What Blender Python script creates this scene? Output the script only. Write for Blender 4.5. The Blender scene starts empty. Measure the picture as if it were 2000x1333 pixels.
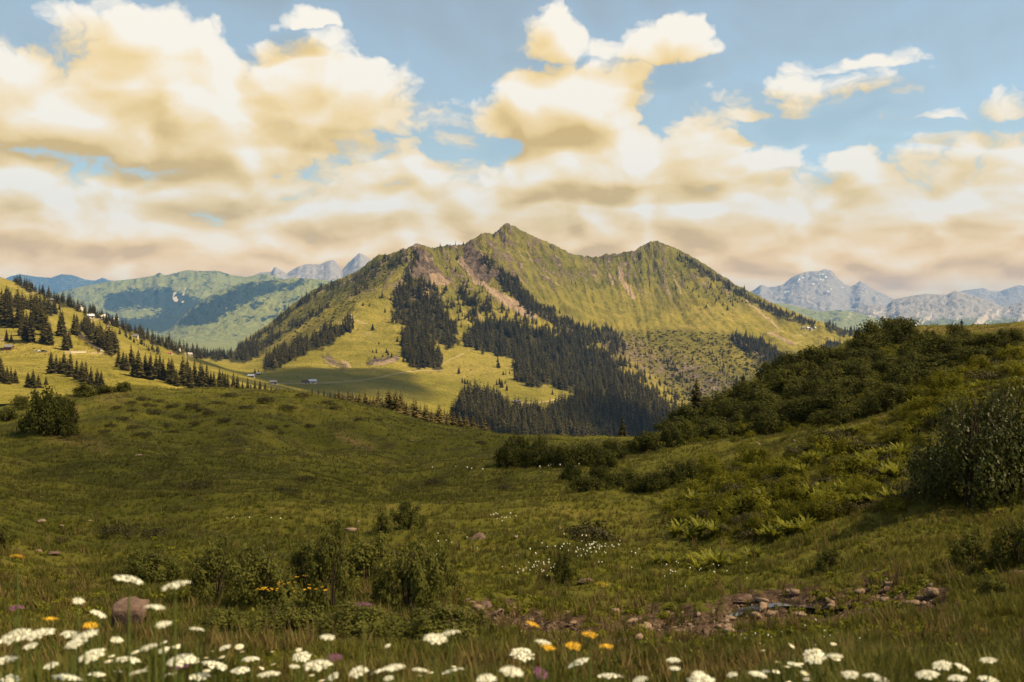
import bpy, math, random
import numpy as np
from mathutils import Vector, Matrix, Euler

random.seed(7)
RNG = np.random.default_rng(11)
R = math.radians
scene = bpy.context.scene
COL = scene.collection

# ------------------------------------------------------------------ camera
F, CX, CY = 1944.0, 1000.0, 650.0          # focal length and eye-level line of the 2000 px wide photograph
cam_data = bpy.data.cameras.new('camera')
cam_data.lens, cam_data.sensor_width = 35.0, 36.0
cam_data.shift_y = -(666.5 - CY) / 2000.0
cam_data.dof.use_dof = True; cam_data.dof.focus_distance = 900.0; cam_data.dof.aperture_fstop = 2.8
cam_data.clip_start, cam_data.clip_end = 0.1, 90000.0
camera = bpy.data.objects.new('camera', cam_data)
COL.objects.link(camera)
camera.location = (0, 0, 0)
camera.rotation_euler = (R(90), 0, 0)
scene.camera = camera

# ------------------------------------------------------------------ node helpers
def nd(nt, kind, ins=None, out=0, **props):
    n = nt.nodes.new(kind)
    for k, v in props.items():
        setattr(n, k, v)
    for k, v in (ins or {}).items():
        s = n.inputs[k]
        if isinstance(v, bpy.types.NodeSocket):
            nt.links.new(v, s)
        else:
            if isinstance(v, (tuple, list)) and len(v) == 3 and s.type == 'RGBA':
                v = (*v, 1.0)
            s.default_value = v
    return n.outputs[out] if out is not None else n

def mth(nt, op, a, b=0.0, c=None, clamp=False):
    ins = {0: a, 1: b}
    if c is not None:
        ins[2] = c
    return nd(nt, 'ShaderNodeMath', ins, operation=op, use_clamp=clamp)

def mixc(nt, f, a, b, blend='MIX'):
    n = nt.nodes.new('ShaderNodeMix')
    n.data_type = 'RGBA'; n.blend_type = blend; n.clamp_factor = True
    for i, v in ((0, f), (6, a), (7, b)):
        if isinstance(v, bpy.types.NodeSocket):
            nt.links.new(v, n.inputs[i])
        else:
            n.inputs[i].default_value = (*v, 1.0) if isinstance(v, (tuple, list)) else v
    return n.outputs[2]

def sstep(nt, x, lo, hi, a=0.0, b=1.0):
    return nd(nt, 'ShaderNodeMapRange', {0: x, 1: lo, 2: hi, 3: a, 4: b}, interpolation_type='SMOOTHSTEP')

def noise(nt, vec, scale, detail=4.0, rough=0.55, dist=0.0):
    return nd(nt, 'ShaderNodeTexNoise', {'Vector': vec, 'Scale': scale, 'Detail': detail, 'Roughness': rough, 'Distortion': dist})

def ramp(nt, fac, stops):
    n = nt.nodes.new('ShaderNodeValToRGB')
    nt.links.new(fac, n.inputs[0])
    e = n.color_ramp.elements
    e[0].position, e[0].color = stops[0][0], (*stops[0][1], 1)
    e[1].position, e[1].color = stops[-1][0], (*stops[-1][1], 1)
    for p, c in stops[1:-1]:
        x = e.new(p); x.color = (*c, 1)
    return n.outputs[0]

# ------------------------------------------------------------------ sun, sky, exposure
SUN_EL, SUN_AZ = 50.0, 100.0                 # azimuth measured from the view direction towards the right
sx = math.cos(R(SUN_EL)) * math.sin(R(SUN_AZ))
sy = math.cos(R(SUN_EL)) * math.cos(R(SUN_AZ))
sz = math.sin(R(SUN_EL))
SUN = Vector((sx, sy, sz))
sd = bpy.data.lights.new('sun', 'SUN')
sd.energy, sd.angle, sd.color = 5.0, R(0.53), (1.0, 0.80, 0.49)
sun = bpy.data.objects.new('sun', sd); COL.objects.link(sun)
sun.rotation_euler = (-SUN).to_track_quat('-Z', 'Y').to_euler()

world = bpy.data.worlds.new('World'); scene.world = world
world.use_nodes = True
nt = world.node_tree; nt.nodes.clear()

def cloud_group(fine):
    """cloud density as a function of the direction of view: heaps of cumulus over a broken low deck"""
    g = bpy.data.node_groups.new('cloud_density_%d' % fine, 'ShaderNodeTree')
    g.interface.new_socket('Dir', in_out='INPUT', socket_type='NodeSocketVector')
    g.interface.new_socket('Density', in_out='OUTPUT', socket_type='NodeSocketFloat')
    gi = g.nodes.new('NodeGroupInput'); go = g.nodes.new('NodeGroupOutput')
    d = nd(g, 'ShaderNodeVectorMath', {0: gi.outputs[0]}, operation='NORMALIZE')
    sep = nd(g, 'ShaderNodeSeparateXYZ', {0: d}, out=None)
    X, Y, Z = sep.outputs
    az0 = mth(g, 'ARCTAN2', X, Y)
    el0 = mth(g, 'ARCSINE', Z)
    # sky-vault coordinates that shrink the heaps towards the horizon
    w = mth(g, 'MULTIPLY_ADD', mth(g, 'MAXIMUM', el0, 0.0), 0.9, 0.20)
    uv = nd(g, 'ShaderNodeCombineXYZ', {0: mth(g, 'MULTIPLY', az0, 3.1), 1: mth(g, 'MULTIPLY', mth(g, 'LOGARITHM', w, math.e), 1.9), 2: 0.0})
    wn = nd(g, 'ShaderNodeTexNoise', {'Vector': uv, 'Scale': 3.2, 'Detail': 4.0 if fine else 1.0, 'Roughness': 0.6}, out=1, noise_dimensions='2D')
    uvw = nd(g, 'ShaderNodeVectorMath', {0: wn, 1: (0.26, 0.18, 0), 2: uv}, operation='MULTIPLY_ADD')
    wv = nd(g, 'ShaderNodeSeparateXYZ', {0: wn}, out=None)
    az = mth(g, 'MULTIPLY_ADD', mth(g, 'SUBTRACT', wv.outputs[0], 0.5), 0.075, az0)
    el = mth(g, 'MULTIPLY_ADD', mth(g, 'SUBTRACT', wv.outputs[1], 0.5), 0.040, el0)
    def A(px): return math.atan((px - CX) / F)
    def E(px, py):
        x, z = (px - CX) / F, (CY - py) / F
        return math.asin(z / math.sqrt(1 + x * x + z * z))
    blobs = [  # px, py (middle of the base), half width, height above, weight
        (330, 270, 400, 200, 1.15), (160, 260, 280, 130, 1.0), (560, 215, 330, 130, 1.0), (300, 100, 260, 85, .8), (60, 170, 150, 60, .7),
        (760, 155, 140, 45, .5), (1120, 238, 205, 118, 1.3), (1200, 345, 270, 115, 1.3), (1350, 330, 120, 110, 1.0), (1080, 100, 95, 85, .8),
        (1295, 105, 125, 68, .85), (1180, 110, 160, 36, .42), (590, 45, 60, 32, .6), (1600, 205, 230, 60, .38), (1480, 228, 160, 25, .45), (1660, 125, 130, 22, .30),
        (1690, 335, 90, 50, .6), (1530, 325, 80, 45, .55), (1900, 430, 280, 110, .9), (1980, 205, 90, 45, .4), (1800, 235, 100, 20, .35),
        (480, 420, 420, 130, .6), (850, 410, 330, 130, .7), (60, 390, 330, 110, .7), (1450, 440, 300, 90, .7), (1700, 480, 330, 100, .8)]
    cov = None
    P = nd(g, 'ShaderNodeCombineXYZ', {0: az, 1: el, 2: 0.0})
    for px, py, hw, h, wt in blobs:
        cx, cy = A(px), E(px, py)
        s1, s2 = F / hw, F / (h * 1.15)
        v = nd(g, 'ShaderNodeVectorMath', {0: P, 1: (s1, s2, 0), 2: (-cx * s1, -cy * s2, 0)}, operation='MULTIPLY_ADD')
        v2 = nd(g, 'ShaderNodeVectorMath', {0: v, 1: (-1, -3.0, 0)}, operation='MULTIPLY')
        v = nd(g, 'ShaderNodeVectorMath', {0: v, 1: v2}, operation='MAXIMUM')
        r2 = nd(g, 'ShaderNodeVectorMath', {0: v, 1: v}, out=1, operation='DOT_PRODUCT')
        b = mth(g, 'MULTIPLY_ADD', r2, -wt, wt)
        cov = b if cov is None else mth(g, 'SMOOTH_MAX', cov, b, 0.10)
    cov = mth(g, 'MAXIMUM', cov, -0.55)
    # broken deck: thick low down, thinning overhead, the same all round
    n_big = noise(g, uv, 0.9, 1.0, 0.5)
    low = sstep(g, el, 0.228, 0.11, -0.40, 0.85)
    behind = sstep(g, Y, 0.55, 0.1, 0.0, 0.35)
    deck = mth(g, 'ADD', mth(g, 'ADD', low, behind), mth(g, 'MULTIPLY', mth(g, 'SUBTRACT', n_big, 0.5), 0.6))
    tot = mth(g, 'SMOOTH_MAX', cov, deck, 0.2)
    puff = nd(g, 'ShaderNodeTexVoronoi', {'Vector': uvw, 'Scale': 3.4, 'Detail': 3.0 if fine else 1.6, 'Roughness': 0.52, 'Lacunarity': 2.2}, out=0, voronoi_dimensions='2D', normalize=False)
    n3 = nd(g, 'ShaderNodeTexNoise', {'Vector': uvw, 'Scale': 4.2, 'Detail': 6.0 if fine else 1.5, 'Roughness': 0.6}, noise_dimensions='2D')
    tot = mth(g, 'ADD', tot, mth(g, 'MULTIPLY', mth(g, 'SUBTRACT', 0.62, puff), PUFF))
    tot = mth(g, 'ADD', tot, mth(g, 'MULTIPLY', mth(g, 'SUBTRACT', n3, 0.5), 1.0))
    g.links.new(tot, go.inputs[0])
    return g

PUFF = 0.62
CG, CS = cloud_group(True), cloud_group(False)
dirn = nd(nt, 'ShaderNodeTexCoord', out=0)
dz_ = nd(nt, 'ShaderNodeMapRange', {0: nd(nt, 'ShaderNodeSeparateXYZ', {0: dirn}, out=2), 1: 0.0, 2: 0.25, 3: 0.010, 4: 0.030})
def dens_at(off, grp):
    if off is None: off = nd(nt, 'ShaderNodeCombineXYZ', {0: mth(nt, 'MULTIPLY', dz_, 0.45), 1: 0.0, 2: dz_})
    v = nd(nt, 'ShaderNodeVectorMath', {0: dirn, 1: off}, operation='ADD')
    n = nt.nodes.new('ShaderNodeGroup'); n.node_tree = grp
    nt.links.new(v, n.inputs[0]); return n.outputs[0]
d0 = dens_at((0, 0, 0), CG)
s0 = dens_at((0, 0, 0), CS)
s1 = dens_at(None, CS)
alpha = mth(nt, 'MAXIMUM', sstep(nt, d0, -0.03, 0.36), 0.15)
lowg = nd(nt, 'ShaderNodeMapRange', {0: nd(nt, 'ShaderNodeSeparateXYZ', {0: dirn}, out=2), 1: 0.02, 2: 0.2, 3: 1.55, 4: 0.85})
lit = mth(nt, 'MULTIPLY', mth(nt, 'SUBTRACT', s0, s1), lowg)
lit = mth(nt, 'ADD', lit, mth(nt, 'MULTIPLY', mth(nt, 'SUBTRACT', d0, s0), mth(nt, 'MULTIPLY', lowg, 0.55)))
lit = mth(nt, 'ADD', lit, mth(nt, 'MULTIPLY', s0, -0.07))
lit = mth(nt, 'ADD', lit, 0.62)
ccol = ramp(nt, lit, [(0.0, (0.43, 0.29, 0.085)), (0.25, (0.53, 0.375, 0.14)), (0.5, (0.595, 0.445, 0.215)), (0.75, (0.62, 0.51, 0.34)), (1.0, (0.63, 0.58, 0.495))])
elev = mth(nt, 'ARCSINE', nd(nt, 'ShaderNodeSeparateXYZ', {0: nd(nt, 'ShaderNodeVectorMath', {0: dirn}, operation='NORMALIZE')}, out=2))
ccol = mixc(nt, sstep(nt, elev, 0.13, 0.01), ccol, (1.78, 1.34, 0.66), 'MULTIPLY')
sky = nt.nodes.new('ShaderNodeTexSky')
sky.sky_type = 'NISHITA'; sky.sun_disc = False
sky.sun_elevation, sky.sun_rotation = R(SUN_EL), R(SUN_AZ)
sky.altitude, sky.air_density, sky.dust_density, sky.ozone_density = 1700, 1.0, 0.6, 2.0
bg_sky = nd(nt, 'ShaderNodeBackground', {'Color': mixc(nt, 1.0, sky.outputs[0], (1.10, 1.08, 0.86), 'MULTIPLY'), 'Strength': 0.10})
bg_cl = nd(nt, 'ShaderNodeBackground', {'Color': ccol, 'Strength': 1.0})
mx = nd(nt, 'ShaderNodeMixShader', {0: alpha, 1: bg_sky, 2: bg_cl})
wo = nt.nodes.new('ShaderNodeOutputWorld'); nt.links.new(mx, wo.inputs['Surface'])

world.cycles.sampling_method = 'NONE'       # an evenly bright sky needs no importance map

vs = scene.view_settings
scene.display_settings.display_device = 'sRGB'
vs.view_transform, vs.look, vs.gamma, vs.use_curve_mapping = 'Standard', 'None', 1.0, False
vs.exposure = 0.8
cy = scene.cycles
cy.max_bounces, cy.diffuse_bounces, cy.glossy_bounces, cy.transmission_bounces = 5, 2, 2, 3
cy.transparent_max_bounces, cy.volume_bounces = 8, 0
cy.use_denoising = True
cy.sample_clamp_indirect = 4.0

# ------------------------------------------------------------------ numpy noise
PERM = RNG.permutation(256)
PERM = np.concatenate([PERM, PERM, PERM])
GR = RNG.uniform(-1, 1, (256, 2)); GR /= np.linalg.norm(GR, axis=1)[:, None]
def pnoise(x, y, s=0):
    xi, yi = np.floor(x).astype(np.int64), np.floor(y).astype(np.int64)
    xf, yf = x - xi, y - yi
    def g(ix, iy, fx, fy):
        h = PERM[(PERM[(ix + s * 37) & 255] + iy) & 255]
        v = GR[h]
        return v[..., 0] * fx + v[..., 1] * fy
    u = xf * xf * xf * (xf * (xf * 6 - 15) + 10); v = yf * yf * yf * (yf * (yf * 6 - 15) + 10)
    a = g(xi, yi, xf, yf); b = g(xi + 1, yi, xf - 1, yf); c = g(xi, yi + 1, xf, yf - 1); d = g(xi + 1, yi + 1, xf - 1, yf - 1)
    return (a + (b - a) * u + ((c + (d - c) * u) - (a + (b - a) * u)) * v) * 1.5
def fbm(x, y, o=5, s=0, gain=0.5):
    t = np.zeros_like(x, dtype=float); a = 1.0; f = 1.0
    for i in range(o):
        t += a * pnoise(x * f, y * f, s + i); a *= gain; f *= 2.03
    return t
def ridged(x, y, o=5, s=0, gain=0.5):
    t = np.zeros_like(x, dtype=float); a = 1.0; f = 1.0
    for i in range(o):
        t += a * (0.5 - np.abs(pnoise(x * f, y * f, s + i))); a *= gain; f *= 2.03
    return t
def ss(x, lo, hi):
    t = np.clip((x - lo) / (hi - lo), 0, 1); return t * t * (3 - 2 * t)

# ------------------------------------------------------------------ ground sheets
def tps_fit(P, lam=1e-4):
    P = np.array(P, float)
    q = P[:, :2]; n = len(q)
    r = np.linalg.norm(q[:, None] - q[None], axis=2)
    K = np.where(r > 0, r * r * np.log(r + 1e-12), 0) + lam * np.eye(n)
    B = np.c_[np.ones(n), q]
    M = np.block([[K, B], [B.T, np.zeros((3, 3))]])
    return q, np.linalg.solve(M, np.r_[P[:, 2], 0, 0, 0])
def tps_eval(fit, U, V):
    q, w = fit; out = np.empty(U.size); u, v = U.ravel(), V.ravel()
    for i in range(0, u.size, 20000):
        a = np.c_[u[i:i+20000], v[i:i+20000]]
        r2 = ((a[:, None] - q[None]) ** 2).sum(2)
        out[i:i+20000] = (0.5 * r2 * np.log(r2 + 1e-20)) @ w[:-3] + w[-3] + a @ w[-2:]
    return out.reshape(U.shape)

class Sheet:
    """terrain surveyed on a fan of bearings (columns) and distances (rows)"""
    def __init__(s, pxs, ds):
        s.pxs, s.ds = np.array(pxs, float), np.array(ds, float)
        s.PX, s.D = np.meshgrid(s.pxs, s.ds)
        s.X = (s.PX - CX) / F * s.D
    def set_t(s, T): s.T = T; s.Z = (CY - T) / F * s.D
    def set_z(s, Z): s.Z = Z; s.T = CY - Z / s.D * F
    def hit(s, px, py):
        c = np.interp(px, s.pxs, np.arange(len(s.pxs))); c0 = min(int(c), len(s.pxs) - 2); w = c - c0
        col = s.T[:, c0] * (1 - w) + s.T[:, c0 + 1] * w
        k = np.nonzero(col <= py)[0]
        if len(k) == 0:
            j = int(np.argmin(col))
            return s.ds[j] if col[j] - py < 10 else None
        k = k[0]
        if k == 0: return s.ds[0]
        a, b = col[k - 1], col[k]
        t = (a - py) / (a - b + 1e-9)
        return s.ds[k - 1] * (s.ds[k] / s.ds[k - 1]) ** t
    def z(s, x, y):
        px = CX + F * x / y
        c = np.interp(px, s.pxs, np.arange(len(s.pxs))); r = np.interp(math.log(y), np.log(s.ds), np.arange(len(s.ds)))
        c0, r0 = min(int(c), len(s.pxs) - 2), min(int(r), len(s.ds) - 2)
        a, b = c - c0, r - r0
        Z = s.Z
        return (Z[r0, c0] * (1 - a) + Z[r0, c0 + 1] * a) * (1 - b) + (Z[r0 + 1, c0] * (1 - a) + Z[r0 + 1, c0 + 1] * a) * b
    def at(s, px, py):
        d = s.hit(px, py)
        if d is None: return None
        x = (px - CX) / F * d
        return Vector((x, d, s.z(x, d)))
    def at_d(s, px, d):
        x = (px - CX) / F * d
        return Vector((x, d, s.z(x, d)))
    def build(s, name, material, attrs):
        nr, nc = s.X.shape
        co = np.stack([s.X, s.D, s.Z], -1).reshape(-1, 3)
        i = np.arange(nr * nc).reshape(nr, nc)
        f = np.stack([i[:-1, :-1], i[:-1, 1:], i[1:, 1:], i[1:, :-1]], -1).reshape(-1, 4)
        return mesh_obj(name, co, f, material, attrs=attrs, smooth=True)

def make_mesh(name, co, faces, materials, smooth=False, attrs=None, mat_idx=None, fattr=None):
    me = bpy.data.meshes.new(name)
    co = np.asarray(co, np.float32)
    if isinstance(faces, np.ndarray):
        n, k = faces.shape
        me.vertices.add(len(co)); me.vertices.foreach_set('co', co.ravel())
        me.loops.add(n * k); me.loops.foreach_set('vertex_index', faces.astype(np.int32).ravel())
        me.polygons.add(n); me.polygons.foreach_set('loop_start', np.arange(0, n * k, k, dtype=np.int32))
        me.polygons.foreach_set('loop_total', np.full(n, k, np.int32))
        me.update(calc_edges=True)
    else:
        me.from_pydata([tuple(c) for c in co.tolist()], [], faces); me.update()
    if not isinstance(materials, (list, tuple)): materials = [materials]
    for m in materials: me.materials.append(m)
    if mat_idx is not None: me.polygons.foreach_set('material_index', np.asarray(mat_idx, np.int32))
    if smooth: me.polygons.foreach_set('use_smooth', np.ones(len(me.polygons), bool))
    for k, v in (attrs or {}).items():
        a = me.attributes.new(k, 'FLOAT', 'POINT'); a.data.foreach_set('value', np.asarray(v, np.float32).ravel())
    for k, v in (fattr or {}).items():
        a = me.attributes.new(k, 'FLOAT', 'FACE'); a.data.foreach_set('value', np.asarray(v, np.float32).ravel())
    return me

def link(name, me, parent=None, loc=None, rz=0.0, sc=None):
    o = bpy.data.objects.new(name, me); COL.objects.link(o)
    if parent: o.parent = parent
    if loc is not None: o.location = loc
    if rz: o.rotation_euler = (0, 0, rz)
    if sc is not None: o.scale = (sc, sc, sc) if isinstance(sc, (int, float)) else sc
    return o
def mesh_obj(name, co, faces, material, parent=None, **kw):
    return link(name, make_mesh(name, co, faces, material, **kw), parent)
def tag(o, label=None, cat=None, group=None, kind=None):
    for k, v in (('label', label), ('category', cat), ('group', group), ('kind', kind)):
        if v: o[k] = v
    return o
def struct(o, label=None): return tag(o, label, None, None, 'structure')

def poly_dist(PX, PY, pts):
    """distance to a polyline, in units of the survey picture"""
    d = np.full(PX.shape, 1e9)
    for (x0, y0), (x1, y1) in zip(pts[:-1], pts[1:]):
        dx, dy = x1 - x0, y1 - y0
        t = np.clip(((PX - x0) * dx + (PY - y0) * dy) / (dx * dx + dy * dy + 1e-9), 0, 1)
        d = np.minimum(d, np.hypot(PX - x0 - t * dx, PY - y0 - t * dy))
    return d
def in_poly(PX, PY, pts):
    r = np.zeros(np.shape(PX), bool); n = len(pts)
    for i in range(n):
        (x0, y0), (x1, y1) = pts[i], pts[(i + 1) % n]
        c = ((y0 > PY) != (y1 > PY)) & (PX < (x1 - x0) * (PY - y0) / (y1 - y0 + 1e-12) + x0)
        r ^= c
    return r

# ------------------------------------------------------------------ materials
def new_mat(name):
    m = bpy.data.materials.new(name); m.use_nodes = True
    m.node_tree.nodes.clear(); return m, m.node_tree
def finish(nt_, color, rough=0.9, spec=0.1, bump=None, bstr=0.5, bdist=1.0, extra=None):
    ins = {'Base Color': color, 'Roughness': rough, 'Specular IOR Level': spec}
    if bump is not None:
        ins['Normal'] = nd(nt_, 'ShaderNodeBump', {'Strength': bstr, 'Distance': bdist, 'Height': bump})
    ins.update(extra or {})
    p = nd(nt_, 'ShaderNodeBsdfPrincipled', ins)
    o = nt_.nodes.new('ShaderNodeOutputMaterial'); nt_.links.new(p, o.inputs[0])
def att(nt_, n): return nd(nt_, 'ShaderNodeAttribute', out=2, attribute_name=n)
def wpos(nt_): return nd(nt_, 'ShaderNodeNewGeometry', out=0)

def mat_plain(name, color, rough=0.7, spec=0.3, var=0.25, scale=3.0, metal=0.0):
    m, t = new_mat(name)
    tc = nd(t, 'ShaderNodeTexCoord', out=3)
    n = noise(t, tc, scale, 5)
    c = mixc(t, n, tuple(x * (1 - var) for x in color), tuple(min(1, x * (1 + var)) for x in color))
    finish(t, c, rough, spec, n, 0.2, 0.02, {'Metallic': metal})
    return m

def meadow_color(t, gain=1.0):
    p = wpos(t)
    big = noise(t, p, 0.055, 4, 0.6); mid = noise(t, p, 0.45, 5, 0.62); fine = noise(t, p, 4.0, 4, 0.65)
    v = mth(t, 'ADD', mth(t, 'MULTIPLY', big, 0.45), mth(t, 'ADD', mth(t, 'MULTIPLY', mid, 0.35), mth(t, 'MULTIPLY', fine, 0.25)))
    k = gain
    return ramp(t, v, [(0.30, (.030*k, .034*k, .006*k)), (0.45, (.072*k, .073*k, .010*k)), (0.58, (.128*k, .118*k, .018*k)), (0.72, (.24*k, .175*k, .042*k))]), mid, fine

def mat_meadow():
    m, t = new_mat('meadow')
    c, mid, fine = meadow_color(t, 0.82)
    p = wpos(t)
    dry = att(t, 'dry'); dirt = att(t, 'dirt'); heath = att(t, 'heath')
    n1 = noise(t, p, 1.3, 6, 0.65)
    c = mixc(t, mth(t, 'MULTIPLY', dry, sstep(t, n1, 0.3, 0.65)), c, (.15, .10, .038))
    c = mixc(t, mth(t, 'MULTIPLY', heath, sstep(t, n1, 0.35, 0.6)), c, (.035, .030, .012))
    dn = noise(t, p, 9.0, 6, 0.7)
    dc = mixc(t, sstep(t, dn, .3, .7), (.018, .012, .008), (.105, .066, .042))
    c = mixc(t, sstep(t, mth(t, 'ADD', dirt, mth(t, 'MULTIPLY', mth(t, 'SUBTRACT', n1, 0.5), 2.2)), 0.45, 0.7), c, dc)
    b = mth(t, 'ADD', noise(t, p, 7.0, 6, 0.7), mth(t, 'MULTIPLY', n1, 2.0))
    finish(t, c, 0.95, 0.05, b, 0.7, 0.12)
    return m

def mat_mountain():
    m, t = new_mat('alpine_slope')
    p = wpos(t)
    big = noise(t, p, 0.0035, 5, 0.6); mid = noise(t, p, 0.02, 6, 0.62); fine = noise(t, p, 0.13, 5, 0.65)
    v = mth(t, 'ADD', mth(t, 'MULTIPLY', big, 0.4), mth(t, 'ADD', mth(t, 'MULTIPLY', mid, 0.38), mth(t, 'MULTIPLY', fine, 0.22)))
    lush = ramp(t, v, [(0.32, (.11, .10, .014)), (0.46, (.20, .172, .028)), (0.56, (.285, .228, .048)), (0.70, (.38, .27, .085))])
    high = ramp(t, v, [(0.32, (.060, .060, .014)), (0.46, (.118, .112, .023)), (0.58, (.195, .168, .040)), (0.72, (.32, .23, .095))])
    c = mixc(t, att(t, 'high'), lush, high)
    # small dark bushes dotted over the grass
    dots = nd(t, 'ShaderNodeTexVoronoi', {'Vector': p, 'Scale': 0.055, 'Randomness': 1.0}, out=0)
    sp = mth(t, 'MULTIPLY', sstep(t, dots, 0.20, 0.12), sstep(t, mid, 0.5, 0.62))
    c = mixc(t, mth(t, 'MULTIPLY', sp, 0.75), c, (.03, .035, .012))
    sh = mth(t, 'MULTIPLY', att(t, 'shrub'), sstep(t, mth(t, 'ADD', mth(t, 'MULTIPLY', fine, 0.6), mth(t, 'MULTIPLY', mid, 0.4)), 0.40, 0.56))
    c = mixc(t, mth(t, 'MULTIPLY', sh, 0.85), c, (.040, .040, .016))
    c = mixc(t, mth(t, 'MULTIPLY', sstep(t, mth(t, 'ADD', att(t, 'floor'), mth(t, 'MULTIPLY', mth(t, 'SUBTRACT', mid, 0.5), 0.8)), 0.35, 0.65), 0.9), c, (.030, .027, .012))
    rn = noise(t, p, 0.045, 6, 0.7, 0.6)
    rc = ramp(t, rn, [(0.3, (.045, .034, .030)), (0.5, (.13, .096, .078)), (0.7, (.34, .25, .18))])
    c = mixc(t, sstep(t, mth(t, 'ADD', att(t, 'rock'), mth(t, 'MULTIPLY', mth(t, 'SUBTRACT', rn, 0.5), 1.3)), 0.42, 0.62), c, rc)
    sc = mixc(t, noise(t, p, 0.2, 5, 0.7), (.24, .17, .11), (.46, .33, .22))
    c = mixc(t, sstep(t, mth(t, 'ADD', att(t, 'scree'), mth(t, 'MULTIPLY', mth(t, 'SUBTRACT', fine, 0.5), 0.9)), 0.35, 0.6), c, sc)
    c = mixc(t, att(t, 'path'), c, (.48, .36, .22))
    b = mth(t, 'ADD', mth(t, 'MULTIPLY', rn, mth(t, 'ADD', 0.5, att(t, 'rock'))), mth(t, 'MULTIPLY', fine, 0.25))
    finish(t, c, 0.95, 0.04, b, 1.0, 22.0)
    return m

def mat_far(name, grass, grass2, forest, rock, rock2, snow=None):
    m, t = new_mat(name)
    p = wpos(t)
    mid = noise(t, p, 0.0022, 7, 0.62); fine = noise(t, p, 0.011, 6, 0.68)
    c = mixc(t, mid, grass, grass2)
    fm = sstep(t, mth(t, 'ADD', att(t, 'forest'), mth(t, 'MULTIPLY', mth(t, 'SUBTRACT', fine, 0.5), 1.6)), 0.42, 0.58)
    c = mixc(t, fm, c, forest)
    rm = sstep(t, mth(t, 'ADD', att(t, 'rock'), mth(t, 'MULTIPLY', mth(t, 'SUBTRACT', fine, 0.5), 1.4)), 0.40, 0.62)
    c = mixc(t, rm, c, mixc(t, fine, rock, rock2))
    sc = sstep(t, mth(t, 'ADD', att(t, 'scree'), mth(t, 'MULTIPLY', mth(t, 'SUBTRACT', fine, 0.5), 0.8)), 0.4, 0.6)
    c = mixc(t, sc, c, (.50, .42, .33))
    if snow: c = mixc(t, sstep(t, mth(t, 'ADD', att(t, 'snow'), mth(t, 'MULTIPLY', mth(t, 'SUBTRACT', fine, 0.5), 1.2)), 0.55, 0.66), c, (.85, .85, .85))
    finish(t, c, 0.95, 0.03, mth(t, 'ADD', fine, mid), 0.8, 60.0)
    return m

def mat_leaf(name, dark, light, trans=0.25, rough=0.45, spec=0.35, tip=None):
    m, t = new_mat(name)
    rnd = att(t, 'rnd')
    oi = nd(t, 'ShaderNodeObjectInfo', out=5)
    p = wpos(t)
    n = noise(t, p, 0.9, 3)
    f = mth(t, 'ADD', mth(t, 'MULTIPLY', rnd, 0.55), mth(t, 'ADD', mth(t, 'MULTIPLY', oi, 0.35), mth(t, 'MULTIPLY', mth(t, 'SUBTRACT', n, 0.45), 0.6)), clamp=True)
    c = mixc(t, f, dark, light)
    if tip: c = mixc(t, sstep(t, rnd, 0.93, 0.97), c, tip)
    pr = nd(t, 'ShaderNodeBsdfPrincipled', {'Base Color': c, 'Roughness': rough, 'Specular IOR Level': spec})
    tr = nd(t, 'ShaderNodeBsdfTranslucent', {'Color': mixc(t, 0.5, c, light)})
    mx_ = nd(t, 'ShaderNodeMixShader', {0: trans, 1: pr, 2: tr})
    o = t.nodes.new('ShaderNodeOutputMaterial'); t.links.new(mx_, o.inputs[0])
    return m

def mat_grass():
    m, t = new_mat('grass_blades')
    c, mid, fine = meadow_color(t, 1.06)
    oi = nd(t, 'ShaderNodeObjectInfo', out=5)
    c = mixc(t, mth(t, 'MULTIPLY', oi, 0.25), c, (.095, .085, .016))
    pr = nd(t, 'ShaderNodeBsdfPrincipled', {'Base Color': c, 'Roughness': 0.6, 'Specular IOR Level': 0.2})
    tr = nd(t, 'ShaderNodeBsdfTranslucent', {'Color': c})
    mx_ = nd(t, 'ShaderNodeMixShader', {0: 0.3, 1: pr, 2: tr})
    o = t.nodes.new('ShaderNodeOutputMaterial'); t.links.new(mx_, o.inputs[0])
    return m

def mat_rock(name, a, b):
    m, t = new_mat(name)
    tc = nd(t, 'ShaderNodeTexCoord', out=3)
    oi = nd(t, 'ShaderNodeObjectInfo', out=5)
    v = nd(t, 'ShaderNodeVectorMath', {0: tc, 1: nd(t, 'ShaderNodeCombineXYZ', {0: mth(t, 'MULTIPLY', oi, 50.0)})}, operation='ADD')
    n = noise(t, v, 3.0, 8, 0.7); n2 = noise(t, v, 14.0, 6, 0.7)
    c = mixc(t, sstep(t, n, 0.3, 0.7), a, b)
    c = mixc(t, sstep(t, n2, 0.55, 0.75), c, tuple(x * 0.45 for x in a))
    finish(t, c, 0.9, 0.2, mth(t, 'ADD', n, mth(t, 'MULTIPLY', n2, 0.4)), 0.8, 0.05)
    return m

M_MEADOW, M_MOUNT, M_GRASS = mat_meadow(), mat_mountain(), mat_grass()
M_BARK = mat_plain('bark', (.05, .036, .026), 0.9, 0.1, 0.4, 20)
M_SPRUCE = mat_leaf('spruce_needles', (.012, .012, .004), (.098, .080, .024), 0.08, 0.7, 0.1)
M_YOUNG = mat_leaf('young_spruce_needles', (.045, .037, .012), (.17, .125, .042), 0.1, 0.7, 0.1)  # sunlit brown-gold is put into the needle colour
M_ALDER = mat_leaf('alder_leaves', (.015, .020, .004), (.098, .098, .021), 0.3, 0.75, 0.04, tip=(.10, .085, .025))
M_WILLOW = mat_leaf('willow_leaves', (.024, .031, .006), (.155, .150, .032), 0.3, 0.7, 0.06, tip=(.12, .055, .03))
M_GLOSS = mat_leaf('glossy_alder_leaves', (.013, .019, .004), (.095, .100, .024), 0.2, 0.45, 0.10, tip=(.15, .145, .07))
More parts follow.
